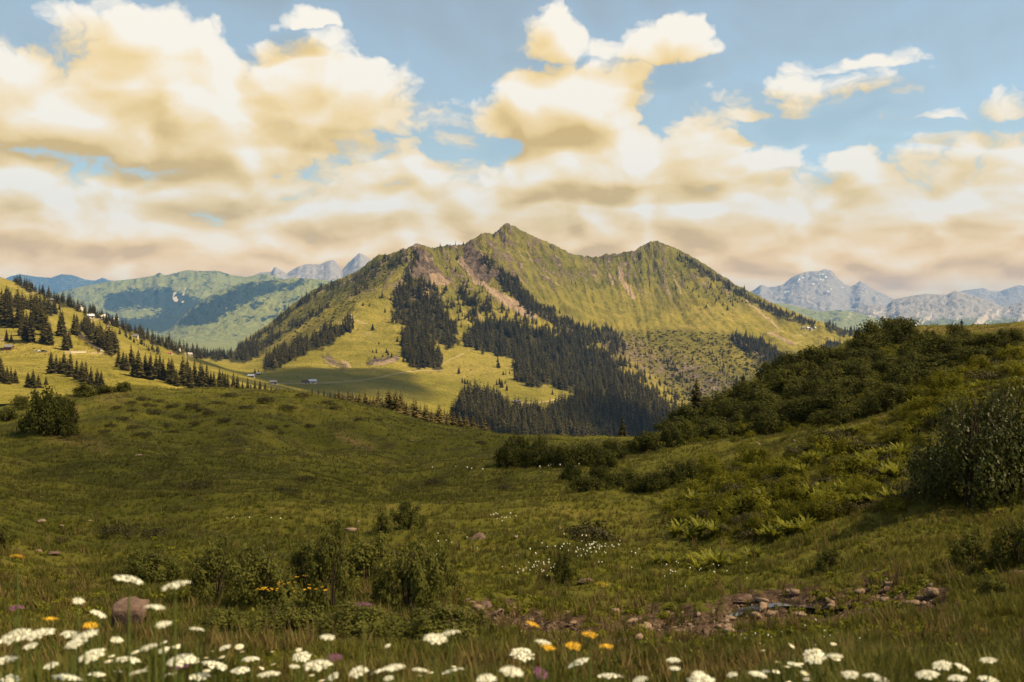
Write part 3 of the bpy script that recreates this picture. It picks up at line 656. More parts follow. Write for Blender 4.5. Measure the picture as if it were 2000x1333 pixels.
def m_r0(px, py, S, rg, sh_): return {'rock': np.clip(.35 + .5 * rg + ss(560 - py, 0, 30) * .45, 0, 1), 'forest': 0 * px + .1, 'scree': area([(555, 540), (590, 530), (600, 560), (570, 560)], px, py) * .7}
def m_r3(px, py, S, rg, sh_): return {'forest': 0 * px + .6}
def m_m1(px, py, S, rg, sh_):
    sn = .85 * mx_([stroke(p, w * .8, 1.2, px, py) for p, w in (([(1555, 552), (1570, 542)], 2.5), ([(1598, 537), (1615, 535)], 2.6), ([(1590, 553), (1605, 552)], 3), ([(1620, 570), (1627, 563)], 3), ([(1528, 575), (1545, 568)], 2.4), ([(1595, 570), (1605, 578)], 2), ([(1640, 560), (1648, 566)], 2), ([(1600, 545), (1622, 543)], 1.6))])
    return {'rock': np.clip(.75 + .3 * rg - ss(py, 600, 630) * .8, 0, 1), 'scree': ss(rg, .1, .35) * .5, 'snow': sn}
def m_m2(px, py, S, rg, sh_):
    st = ss(pnoise((px + .8 * (py - 600)) / 9, py / 60, 9), .05, .5) * ss(py, 585, 610)
    return {'rock': np.clip(.78 + .35 * rg - ss(py, 612, 640) * .9, 0, 1), 'scree': st * .75}
def m_m4(px, py, S, rg, sh_): return {'forest': (pnoise(px / 30, py / 8, 5) > .25) * .5, 'scree': ss(pnoise((px + 1.5 * py) / 14, py / 40, 3), .3, .6) * .45}
far_range('distant_range', 'palest blue mountain range on the left horizon', [(-150, 560), (0, 550), (20, 540), (40, 536), (70, 541), (100, 543), (120, 536), (140, 537), (165, 546), (185, 549), (200, 543), (215, 548), (300, 556)], 19000, 610, 15500, M_FARGREEN, 7, m_r3)
far_range('jagged_range', 'jagged grey rock peaks left of the mountain', [(440, 560), (480, 545), (510, 532), (530, 531), (537, 521), (548, 527), (560, 535), (580, 522), (600, 516), (625, 517), (637, 511), (645, 508), (655, 510), (668, 528), (680, 514), (692, 503), (702, 494), (712, 499), (725, 508), (760, 520), (800, 530)], 12500, 600, 10000, M_FARROCK, 9, m_r0, 16)
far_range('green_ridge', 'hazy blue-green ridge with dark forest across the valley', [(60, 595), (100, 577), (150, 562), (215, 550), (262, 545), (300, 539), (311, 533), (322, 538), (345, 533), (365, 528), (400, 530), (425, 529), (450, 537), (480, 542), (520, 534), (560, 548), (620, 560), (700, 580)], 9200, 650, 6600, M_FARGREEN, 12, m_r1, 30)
far_range('valley_ridge', 'hazy blue-green slope with forest stripes falling into the valley', [(320, 655), (345, 630), (370, 605), (395, 587), (430, 566), (470, 553), (500, 548), (550, 547), (575, 543), (620, 546), (660, 551), (720, 540), (800, 530)], 6800, 672, 5000, M_FARGREEN, 12, m_r2, 26)
far_range('pale_range', 'pale blue range at the far right horizon', [(1800, 600), (1850, 579), (1880, 568), (1895, 566), (1920, 563), (1935, 568), (1950, 570), (1975, 562), (1990, 557), (2010, 561), (2060, 570), (2200, 575)], 17000, 630, 14000, M_FARROCK, 9, m_m1, 20)
far_range('snowy_massif', 'blue-grey rock massif with small snow patches', [(1380, 600), (1440, 580), (1470, 568), (1487, 556), (1500, 561), (1515, 560), (1530, 556), (1545, 543), (1560, 536), (1575, 531), (1600, 530), (1612, 526), (1625, 530), (1635, 543), (1650, 556), (1662, 560), (1670, 556), (1680, 549), (1690, 553), (1700, 562), (1720, 572), (1745, 584), (1800, 610)], 15000, 640, 11800, M_FARROCK, 13, m_m1, 24)
far_range('scree_ridge', 'grey rock ridge streaked with pale scree on the right', [(1600, 640), (1640, 622), (1680, 600), (1700, 594), (1730, 598), (1745, 586), (1760, 582), (1790, 577), (1810, 574), (1830, 576), (1850, 576), (1865, 568), (1880, 572), (1900, 578), (1930, 588), (1960, 599), (1985, 592), (2020, 580), (2080, 585), (2200, 600)], 10500, 655, 8300, M_FARROCK, 14, m_m2, 20)
far_range('green_foothill', 'hazy pale green foothill below the massif', [(1400, 600), (1480, 592), (1530, 593), (1560, 600), (1600, 609), (1640, 606), (1680, 612), (1720, 626), (1800, 640), (1900, 650)], 8600, 668, 6500, M_FARGREEN, 7, m_m4, 30)
gs = 40000.0
valley = struct(mesh_obj('valley_floor', [(-28500, -550, -330), (28500, -550, -330), (28500, 41000, -330), (-28500, 41000, -330)], [(0, 1, 2, 3)], M_FARGREEN), 'green valley floor far below the slopes')

# ------------------------------------------------------------------ air, and clouds out of view that shade the ground
HZ0, HZ1 = -331.0, 1860.0
hb = [(-29000, -600, HZ0), (29000, -600, HZ0), (29000, 41500, HZ0), (-29000, 41500, HZ0), (-29000, -600, HZ1), (29000, -600, HZ1), (29000, 41500, HZ1), (-29000, 41500, HZ1)]
m_h = bpy.data.materials.new('haze'); m_h.use_nodes = True
th = m_h.node_tree; th.nodes.clear()
pv = nd(th, 'ShaderNodeVolumePrincipled', {'Color': (.22, .48, 1.0), 'Density': 2.8e-5, 'Anisotropy': 0.0})
oh = th.nodes.new('ShaderNodeOutputMaterial'); th.links.new(pv, oh.inputs['Volume'])
haze = mesh_obj('haze', hb, [(0, 3, 2, 1), (4, 5, 6, 7), (0, 1, 5, 4), (1, 2, 6, 5), (2, 3, 7, 6), (3, 0, 4, 7)], m_h)
tag(haze, 'thin blue mountain haze', None, None, 'stuff')

import bmesh
def ico(sub):
    bm = bmesh.new(); bmesh.ops.create_icosphere(bm, subdivisions=sub, radius=1.0)
    v = np.array([x.co[:] for x in bm.verts]); f = np.array([[y.index for y in x.verts] for x in bm.faces]); bm.free()
    return v, f
def mat_cloud(dens):
    m, t = new_mat('cloud_vapour')
    v = nd(t, 'ShaderNodeVolumePrincipled', {'Color': (1, 1, 1), 'Density': dens, 'Anisotropy': 0.3})
    o = t.nodes.new('ShaderNodeOutputMaterial'); t.links.new(v, o.inputs['Volume'])
    return m
def shade_cloud(gx, gy, rx, ry, rz, height, dens, seed, label):  # cloud out of view, set towards the sun to shade a chosen ground spot
    v, f = ico(4)
    n = fbm(v[:, 0] * 1.7 + v[:, 2] * .9 + seed, v[:, 1] * 1.7 - v[:, 2] * .7, 4, seed)
    v = v * (1 + 0.55 * n)[:, None]
    v[:, 2] = np.where(v[:, 2] < 0, v[:, 2] * 0.45, v[:, 2])
    k = height / sz
    o = mesh_obj('cloud', v * (rx, ry, rz), f, mat_cloud(dens), smooth=True)
    o.location = (gx + sx * k, gy + sy * k, height)
    tag(o, label, None, None, 'stuff')
shade_cloud(-3, 66, 24, 42, 26, 1980, 0.026, 3, 'unseen small cumulus added to shade the meadow')
shade_cloud(-225, 1470, 150, 200, 100, 1990, 0.034, 8, 'unseen cumulus shading the pasture below the mountain spur')
shade_cloud(-20, 1150, 190, 110, 90, 1990, 0.034, 9, 'unseen small cumulus shading the lower pasture')
shade_cloud(400, 1630, 170, 290, 100, 1990, 0.018, 12, 'unseen long cumulus shading the forested flank')

# ------------------------------------------------------------------ plant meshes
def spruce_mesh(seed, layers=24, nb=9, R0=0.19, m=None):
    r = np.random.default_rng(seed)
    co, fa, rn = [], [], []
    for i in range(layers):
        h = 0.05 + 0.93 * (i / (layers - 1)) ** 0.95
        rad = R0 * (1 - h) ** 0.78 * r.uniform(.85, 1.12) + 0.006
        if i < 2: rad *= 0.8
        k0 = max(4, int(nb * (0.55 + 0.45 * (1 - h))))
        for j in range(k0):
            a = (j + r.uniform(-.4, .4)) / k0 * 2 * math.pi + i * 1.3
            L = rad * r.uniform(.68, 1.18); dr = L * r.uniform(.25, .55)
            ca, sa = math.cos(a), math.sin(a); w = L * r.uniform(.22, .36)
            hh = h + r.uniform(-.012, .012)
            b = len(co)
            mid = L * .55
            co += [(0, 0, hh + .012), (ca * mid - sa * w, sa * mid + ca * w, hh - dr * .62), (ca * L, sa * L, hh - dr * .8), (ca * mid + sa * w, sa * mid - ca * w, hh - dr * .62), (ca * mid, sa * mid, hh - dr * .30),
                   (ca * mid * .9, sa * mid * .9, hh - dr * .9 - L * .22)]
            fa += [(b, b + 1, b + 4), (b + 1, b + 2, b + 4), (b + 2, b + 3, b + 4), (b + 3, b, b + 4), (b + 1, b + 5, b + 3)]
            rn += [r.uniform()] * 5
    b = len(co); co += [(0.006, 0, .93), (-.003, .005, .93), (-.003, -.005, .93), (0, 0, 1.02)]
    fa += [(b, b + 1, b + 3), (b + 1, b + 2, b + 3), (b + 2, b, b + 3)]; rn += [.5] * 3
    return make_mesh('crown', co, np.array(fa), m or M_SPRUCE, fattr={'rnd': rn})
def cone_mesh(name, r0, r1, h, mat_, n=7, z0=0.0, lean=(0, 0)):
    co = []
    for z, r_ in ((z0, r0), (z0 + h * .5, (r0 + r1) / 2), (z0 + h, r1)):
        t = (z - z0) / h
        co += [(r_ * math.cos(2 * math.pi * i / n) + lean[0] * t, r_ * math.sin(2 * math.pi * i / n) + lean[1] * t, z) for i in range(n)]
    fa = [(k * n + i, k * n + (i + 1) % n, (k + 1) * n + (i + 1) % n, (k + 1) * n + i) for k in range(2) for i in range(n)]
    return make_mesh(name, co, np.array(fa), mat_, smooth=True)
TRUNK = cone_mesh('trunk', .016, .003, .95, M_BARK, z0=-0.04)
SPRUCE = [spruce_mesh(s, 24, 9, rr) for s, rr in ((1, .25), (2, .22), (3, .28), (4, .24), (5, .30))]
YOUNG = [spruce_mesh(s, 20, 9, rr, M_YOUNG) for s, rr in ((11, .24), (12, .27), (13, .22))]
SMALL = [spruce_mesh(s, 13, 7, rr) for s, rr in ((21, .30), (22, .23), (23, .38), (24, .28), (25, .34))]

def leaf_cloud(name, seed, n, mat_, leaf=.07, nclump=26, height=1.0, flat=0.0, spread=.30, upright=0.0, low=0.0):
    r = np.random.default_rng(seed)
    az = r.uniform(0, 2 * math.pi, nclump); ez = np.arcsin(r.uniform(low, 1, nclump) ** .8)
    rr = r.uniform(.5, .95, nclump)
    cc = np.c_[np.cos(az) * np.cos(ez) * rr, np.sin(az) * np.cos(ez) * rr, np.sin(ez) * rr]
    ci = r.integers(0, nclump, n); cs = r.uniform(.6, 1.25, nclump) * spread
    p = r.normal(0, 1, (n, 3)); p /= np.linalg.norm(p, axis=1)[:, None]; p *= (r.uniform(0, 1, n) ** .45)[:, None]
    p = cc[ci] + p * cs[ci][:, None]
    p[:, 2] = np.abs(p[:, 2]) * height + .01
    cz = cc[ci] * (1, 1, height)
    out = (p - cz) / (cs[ci][:, None] + 1e-6) + .5 * p / (np.linalg.norm(p, axis=1)[:, None] + 1e-6)
    nrm = out + r.normal(0, .42, (n, 3)) + (0, 0, .25); nrm /= np.linalg.norm(nrm, axis=1)[:, None]     # leaves face outwards from their clump
    d = r.normal(0, 1, (n, 3)) + (0, 0, upright); d[:, 2] *= (1 - flat)
    d -= (d * nrm).sum(1)[:, None] * nrm; d /= np.linalg.norm(d, axis=1)[:, None]
    sd_ = np.cross(nrm, d)
    L = leaf * r.uniform(.6, 1.3, n)[:, None]
    up = np.cross(sd_, d)
    v = np.stack([p, p + d * L * .5 + sd_ * L * .30 + up * L * .06, p + d * L, p + d * L * .5 - sd_ * L * .30 + up * L * .06], 1).reshape(-1, 3)
    f = np.arange(n * 4).reshape(n, 4)
    f3 = np.concatenate([f[:, [0, 1, 2]], f[:, [0, 2, 3]]])
    rn = r.uniform(0, 1, n) * .45 + r.uniform(0, 1, nclump)[ci] * .55
    return make_mesh(name, v, f3, mat_, fattr={'rnd': np.concatenate([rn, rn])})
def stems_mesh(seed, n=13, height=.9, rad=.024):
    r = np.random.default_rng(seed); co, fa = [], []
    for i in range(n):
        a = r.uniform(0, 2 * math.pi); sp = r.uniform(.2, .7); k = 5
        pts = [(0.10 * math.cos(a), .1 * math.sin(a), -.06), (sp * .45 * math.cos(a), sp * .45 * math.sin(a), height * .5), (sp * math.cos(a + .2), sp * math.sin(a + .2), height * r.uniform(.8, 1.05))]
        b = len(co)
        for q, (x, y, z) in enumerate(pts):
            rq = rad * (1, .65, .25)[q]
            co += [(x + rq * math.cos(2 * math.pi * j / k), y + rq * math.sin(2 * math.pi * j / k), z) for j in range(k)]
        fa += [(b + q * k + j, b + q * k + (j + 1) % k, b + (q + 1) * k + (j + 1) % k, b + (q + 1) * k + j) for q in range(2) for j in range(k)]
    return make_mesh('stem', co, np.array(fa), M_BARK, smooth=True)
STEMS = [stems_mesh(s) for s in (1, 2, 3)]
ALDER = [leaf_cloud('foliage', s, 2600, M_ALDER, .105, 30, .95) for s in (1, 2, 3, 4)]
ALDERB = [leaf_cloud('foliage', s, 9000, M_GLOSS, .050, 46, .95, spread=.26) for s in (6, 7)]
WILLOW = [leaf_cloud('foliage', s, 4200, M_WILLOW, .080, 34, 1.1, spread=.24, upright=.5) for s in (11, 12, 13)]
HEATH = [leaf_cloud('foliage', s, 1500, M_HEATH, .085, 22, .55, spread=.34, upright=.3) for s in (31, 32, 33)]
MATS = [leaf_cloud('foliage', s, 1900, M_MAT, .095, 22, .95, spread=.30, upright=.4) for s in (21, 22, 23)]
def fern_mesh(seed, nf=17):
    r = np.random.default_rng(seed); co, fa, rn = [], [], []
    for i in range(nf):
        a = 2 * math.pi * (i + r.uniform(-.3, .3)) / nf; L = r.uniform(.75, 1.1); lean = r.uniform(.30, .80)
        ca, sa = math.cos(a), math.sin(a); k = 9; b = len(co); q = r.uniform()
        for j in range(k + 1):
            t = j / k
            rr_ = L * lean * t * (0.6 + .5 * t); z = L * (1.0 * t - .52 * lean * t * t * 1.2)
            w = .11 * L * math.sin(math.pi * min(1, .18 + .82 * t)) * (1 if j % 2 else .35) + .004
            co += [(ca * rr_ - sa * w, sa * rr_ + ca * w, z - .3 * w), (ca * rr_, sa * rr_, z), (ca * rr_ + sa * w, sa * rr_ - ca * w, z - .3 * w)]
        for j in range(k):
            o_ = b + 3 * j
            fa += [(o_, o_ + 1, o_ + 4, o_ + 3), (o_ + 1, o_ + 2, o_ + 5, o_ + 4)]; rn += [q, q]
    return make_mesh('frond', co, np.array(fa), M_FERN, fattr={'rnd': rn})
FERNS = [fern_mesh(s) for s in (1, 2, 3)]
def tuft_mesh(seed, nb=16, spread=.35):
    r = np.random.default_rng(seed); co, fa = [], []
    for i in range(nb):
        a = r.uniform(0, 2 * math.pi); rad = spread * r.uniform(0, 1) ** .7; x, y = rad * math.cos(a), rad * math.sin(a)
        h = r.uniform(.5, 1.1); bend = r.uniform(.1, .55) * h; ba = r.uniform(0, 2 * math.pi); w = r.uniform(.018, .034)
        px_, py_ = -math.sin(ba) * w, math.cos(ba) * w; b = len(co)
        for t, ww in ((0, 1), (.55, .75)):
            bx, by = bend * t * t * math.cos(ba), bend * t * t * math.sin(ba)
            co += [(x + bx + px_ * ww, y + by + py_ * ww, h * t - .05), (x + bx - px_ * ww, y + by - py_ * ww, h * t - .05)]
        co += [(x + bend * math.cos(ba), y + bend * math.sin(ba), h * .95)]
        fa += [(b, b + 1, b + 3), (b, b + 3, b + 2), (b + 2, b + 3, b + 4)]
    return make_mesh('tuft', co, np.array(fa), M_GRASS)
TUFTS = [tuft_mesh(s) for s in (1, 2, 3, 4)]

def rock_mesh(seed, mat_, sub=2, flat=.6):
    r = np.random.default_rng(seed)
    v, f = ico(sub)
    v = v * (1 + .22 * fbm(v[:, 0] * 1.4 + seed, v[:, 1] * 1.4 + v[:, 2], 3, seed))[:, None]
    for _ in range(13):
        n = r.normal(0, 1, 3); n /= np.linalg.norm(n); d = r.uniform(.36, .74)
        k = v @ n - d; v = v - np.where(k > 0, k, 0)[:, None] * n
    v = v * (1, r.uniform(.7, 1), flat) * r.uniform(.9, 1.1)
    return make_mesh('rock', v, f, mat_)
ROCKS = [rock_mesh(s, M_PALE, 2, fl) for s, fl in ((1, .5), (2, .65), (3, .4), (4, .8))]
BOULD = [rock_mesh(s, M_BOULDER, 3, fl) for s, fl in ((5, .9), (6, .75), (7, .5))]
PEB = [rock_mesh(s, M_PALE, 1, .6) for s in (8, 9)]

# ------------------------------------------------------------------ scatter for what nobody can count
def scatter(name, label, pts, scl, protos, seed=0, tilt=0.12):
    """one object: points carrying size and turn, each drawn as one of the given plant meshes"""
    pts = np.array(pts); n = len(pts); r = np.random.default_rng(seed)
    me = bpy.data.meshes.new(name); me.vertices.add(n); me.vertices.foreach_set('co', pts.astype(np.float32).ravel())
    a = me.attributes.new('scl', 'FLOAT', 'POINT'); a.data.foreach_set('value', np.asarray(scl, np.float32))
    a = me.attributes.new('rot', 'FLOAT_VECTOR', 'POINT')
    a.data.foreach_set('vector', np.c_[r.normal(0, tilt, n), r.normal(0, tilt, n), r.uniform(0, 6.28, n)].astype(np.float32).ravel())
    a = me.attributes.new('pick', 'INT', 'POINT'); a.data.foreach_set('value', r.integers(0, len(protos), n).astype(np.int32))
    o = bpy.data.objects.new(name, me); COL.objects.link(o)
    c = bpy.data.collections.new(name + '_kinds')
    for p in protos:
        c.objects.link(bpy.data.objects.new(name + '_kind', p))
    g = bpy.data.node_groups.new(name, 'GeometryNodeTree')
    g.interface.new_socket('Geometry', in_out='INPUT', socket_type='NodeSocketGeometry')
    g.interface.new_socket('Geometry', in_out='OUTPUT', socket_type='NodeSocketGeometry')
    gi = g.nodes.new('NodeGroupInput'); go = g.nodes.new('NodeGroupOutput')
    ci = g.nodes.new('GeometryNodeCollectionInfo'); ci.inputs[0].default_value = c; ci.inputs[1].default_value = True; ci.inputs[2].default_value = True
    ip = g.nodes.new('GeometryNodeInstanceOnPoints')
    def na(nm, ty):
        q = g.nodes.new('GeometryNodeInputNamedAttribute'); q.data_type = ty; q.inputs[0].default_value = nm; return q.outputs[0]
    e = g.nodes.new('FunctionNodeEulerToRotation')
    g.links.new(na('rot', 'FLOAT_VECTOR'), e.inputs[0])
    g.links.new(gi.outputs[0], ip.inputs['Points']); g.links.new(ci.outputs[0], ip.inputs['Instance'])
    ip.inputs['Pick Instance'].default_value = True
    g.links.new(na('pick', 'INT'), ip.inputs['Instance Index'])
    g.links.new(e.outputs[0], ip.inputs['Rotation']); g.links.new(na('scl', 'FLOAT'), ip.inputs['Scale'])
    g.links.new(ip.outputs[0], go.inputs[0])
    md = o.modifiers.new('scatter', 'NODES'); md.node_group = g
    return tag(o, label, None, None, 'stuff')

def sample(poly, sx_, sy_, seed, sheet, keep=1.0, jit=.5, glade=0):
    r = np.random.default_rng(seed)
    xs = [p[0] for p in poly]; ys = [p[1] for p in poly]
    gx, gy = np.meshgrid(np.arange(min(xs), max(xs), sx_), np.arange(min(ys), max(ys), sy_))
    gx = gx + (np.arange(gx.shape[0]) % 2)[:, None] * sx_ * .5
    gx = gx + r.uniform(-jit, jit, gx.shape) * sx_; gy = gy + r.uniform(-jit, jit, gy.shape) * sy_
    wx_, wy_ = 7 * fbm(gx / 20, gy / 14, 3, 23), 5 * fbm(gx / 20 + 9, gy / 14, 3, 29)
    kp = keep if glade == 0 else np.clip(keep + glade * (fbm(gx / 24, gy / 15, 3, 31) - .05), 0, 1)
    m = in_poly(gx + (wx_ if glade else 0), gy + (wy_ if glade else 0), poly) & (r.uniform(0, 1, gx.shape) < kp)
    out = []
    for x, y in zip(gx[m], gy[m]):
        p = sheet.at(x, y)
        if p is not None: out.append((x, y, p))
    return out
# forest on the mountain ------------------------------------------------
fp, fs, front = [], [], []
for i, (poly, a, b, k, h) in enumerate(FOREST):
    for x, y, p in sample(poly, a, b, 100 + i, C, k, glade=1.1 if i in (0, 2, 4, 5) else .6):
        hh = h * random.uniform(.7, 1.35)
        if i == 6 and len(front) < 110 and random.random() < .16: front.append((x, p, hh)); continue
        fp.append(p - Vector((0, 0, .5))); fs.append(hh)
scatter('forest', 'dense dark spruce forest spread over the mountain slopes', fp, fs, SMALL, 3, .03)
# alder scrub on the rough lower slope
SCRUB = leaf_cloud('scrub', 77, 220, M_ALDER, .30, 12, .8)
sp_, sc_ = [], []
for i, (poly, a, b, k) in enumerate([([(1180, 660), (1300, 645), (1450, 655), (1560, 700), (1500, 790), (1330, 795), (1250, 710)], 6, 4, .55), ([(479, 690), (612, 590), (700, 550), (770, 510), (760, 550), (700, 590), (560, 670), (510, 715)], 8, 5, .45), ([(690, 600), (700, 612), (640, 645), (560, 695), (525, 715), (600, 650)], 8, 5, .5), ([(560, 690), (860, 640), (860, 720), (1000, 790), (560, 740)], 26, 16, .35), ([(0, 600), (330, 680), (330, 750), (0, 750)], 22, 14, .35), ([(1000, 500), (1500, 600), (1500, 640), (1100, 600)], 24, 14, .35), ([(930, 690), (1090, 760), (1060, 795), (900, 740)], 20, 12, .4)]):
    for x, y, p in sample(poly, a, b, 300 + i, C, k):
        sp_.append(p); sc_.append(random.uniform(.45, 1.7) * p.y / 1000 * (1.3 if i < 3 else .75))
scatter('scrub', 'low dark scrub dotted over the mountain pastures', sp_, sc_, [SCRUB], 4)

# ------------------------------------------------------------------ single trees
ORD = ['first', 'second', 'third', 'fourth', 'fifth', 'sixth', 'seventh', 'eighth', 'ninth', 'tenth', 'eleventh', 'twelfth', 'thirteenth', 'fourteenth', 'fifteenth', 'sixteenth', 'seventeenth', 'eighteenth', 'nineteenth', 'twentieth']
TENS = {2: 'twenty', 3: 'thirty', 4: 'forty', 5: 'fifty', 6: 'sixty', 7: 'seventy', 8: 'eighty', 9: 'ninety'}
def ordinal(i):
    n = i + 1
    if n >= 100: return 'hundredth' if n == 100 else 'hundred-and-' + ordinal(n - 101)
    if n <= 20: return ORD[n - 1]
    t, u = divmod(n, 10)
    return TENS[t] + '-' + ORD[u - 1] if u else TENS[t][:-1] + 'ieth'
def rows_of(items, n):
    """(row, place in row, item) for things listed as (px, py, ...): rows counted from the top, places from the left"""
    items = sorted(items, key=lambda q: q[1]); out = []
    for r0 in range(0, len(items), n):
        for j, it in enumerate(sorted(items[r0:r0 + n], key=lambda q: q[0])): out.append((r0 // n, j, it))
    return out
def thing(name, loc, rz=0.0, sc=1.0):
    o = bpy.data.objects.new(name, None); COL.objects.link(o)
    o.empty_display_size = .2
    o.location = loc; o.rotation_euler = (0, 0, rz); o.scale = (sc, sc, sc) if isinstance(sc, (int, float)) else sc
    return o
def tree(p, h, crowns, label, group, wide=1.0, name='spruce_tree'):
    t = thing(name, p, random.uniform(0, 6.28), (h * wide, h * wide, h))
    link('trunk', TRUNK, t); link('crown', random.choice(crowns), t)
    return tag(t, label, 'tree', group)
def tree_rows(lst, where, group, sheet, crowns=SPRUCE, wide=1.0, adj='dark'):
    lst = sorted(lst)
    for i, (px, base, top) in enumerate(lst):
        p = sheet.at(px, base)
        h = (base - top) * p.y / F
        tree(p, h, crowns, f'{ordinal(i)} {adj} spruce from the left {where}', group, wide)
tree_rows([(3, 632, 562), (12, 636, 572), (20, 640, 584), (36, 640, 588), (44, 632, 590), (52, 665, 606), (60, 668, 600), (67, 628, 582), (74, 640, 585), (82, 645, 590), (90, 655, 598), (85, 670, 622), (98, 674, 628), (122, 652, 604), (118, 657, 602), (128, 684, 640), (135, 680, 642), (145, 655, 609), (150, 652, 612), (13, 666, 642), (22, 668, 650), (60, 648, 604), (40, 655, 620)], 'in the tall clump above the roadside hut', 'spruces above the roadside hut', C, wide=1.1)
tree_rows([(100, 730, 683), (110, 726, 690), (125, 730, 686), (138, 736, 686), (150, 742, 700), (160, 746, 702), (168, 750, 703), (178, 753, 714), (190, 758, 718), (198, 761, 722), (132, 732, 700), (117, 730, 697)], 'in the clump below the pasture road', 'spruces below the pasture road', C, wide=1.2)
tree_rows([(2, 746, 695), (8, 749, 715), (14, 751, 714), (22, 749, 716), (30, 749, 720), (55, 758, 725), (65, 759, 720), (75, 758, 730), (90, 752, 733)], 'in the low clumps at the left edge', 'spruces at the left edge', C, wide=1.3)
tree_rows([(232, 718, 676), (241, 722, 684), (247, 724, 690), (256, 716, 670), (262, 735, 690), (270, 738, 680), (277, 739, 704), (284, 739, 688), (294, 742, 687), (305, 740, 690), (312, 738, 690), (319, 743, 697), (330, 746, 698), (336, 751, 697), (345, 755, 720), (357, 753, 694), (366, 752, 696), (372, 759, 712), (380, 755, 700), (392, 759, 704), (396, 763, 712), (404, 761, 709), (412, 763, 724), (418, 765, 724), (429, 763, 717), (435, 763, 724), (440, 765, 726), (445, 766, 728), (456, 764, 726), (464, 766, 732), (474, 768, 742), (484, 767, 736), (490, 769, 748), (498, 769, 740), (508, 769, 742), (518, 770, 746), (530, 771, 752), (540, 772, 755), (546, 773, 757)], 'in the long row behind the grassy hump', 'spruce row behind the hump', C, wide=1.12)
tree_rows([(610, 785, 757), (622, 785, 758), (633, 792, 761), (645, 795, 763), (655, 796, 762), (662, 798, 759), (680, 802, 762), (688, 806, 765), (697, 806, 770), (616, 785, 764), (640, 794, 768)], 'in the shaded group below the twin huts', 'shaded spruces below the huts', C, wide=1.2)
lone = [(735, 690, 680), (728, 689, 682), (755, 690, 680), (748, 698, 690), (758, 694, 684), (765, 698, 688), (732, 701, 693), (788, 708, 695), (861, 707, 692), (776, 668, 656), (740, 673, 667), (594, 692, 681), (903, 748, 736), (908, 750, 738), (913, 751, 740), (918, 751, 742), (970, 753, 741), (976, 752, 740), (980, 757, 740), (990, 763, 750), (970, 766, 757), (987, 749, 741), (983, 733, 724), (995, 731, 723), (1079, 771, 760), (728, 645, 631), (752, 611, 601), (722, 598, 592), (709, 597, 589), (498, 729, 719), (505, 727, 721), (689, 640, 626), (683, 650, 628), (676, 648, 632)]
tree_rows(lone, 'among the scattered trees on the open mountain pasture', 'lone trees on the mountain pasture', C, SPRUCE, 1.35)
for i, (x, p, h) in enumerate(sorted(front, key=lambda q: q[0])):
    tree(p, h, SPRUCE, f'{ordinal(i)} dark spruce from the left in the shaded forest edge behind the dip', 'spruces at the shaded forest edge', 1.1)
# young spruces just behind the meadow's rim, their needles coloured as sunlit
rr = random.Random(5); lst = []
RIM = [(655, 790), (700, 800), (760, 812), (800, 825), (850, 838), (900, 848), (950, 858)]
for k in range(46):
    px = 655 + 300 * (k + rr.uniform(-.4, .4)) / 45
    hgt = np.interp(px, [655, 700, 760, 800, 850, 900, 955], [14, 28, 40, 42, 40, 30, 26]) * rr.uniform(.65, 1.15)
    lst.append((px, hgt))
for i, (px, hg) in enumerate(sorted(lst)):
    d = 128 + rr.uniform(0, 22)
    p = A.at_d(px, d)
    rim = np.interp(px, *zip(*[(a, b) for a, b in ((650, 780), (700, 790), (750, 800), (800, 816), (850, 828), (900, 838), (955, 849))]))
    ztop = (CY - (rim - hg)) / F * d
    tree(p, max(1.0, ztop - p.z), YOUNG, f'{ordinal(i)} small brownish spruce from the left behind the meadow rim', 'young spruces behind the meadow rim', 1.5, 'young_spruce')
for px, base, top, lab in ((1360, 800, 738, 'dark spruce rising left of the bushy hill, taller of two'), (1452, 770, 728, 'small dark spruce top on the bushy hill skyline'), (1216, 880, 812, 'slim dark spruce against the shaded forest in the dip')):
    d = 118 if px < 1300 else 135
    p = A.at_d(px, d); tree(p, (CY - top) / F * d - p.z, SPRUCE, lab, 'single spruces by the dip', 1.5)

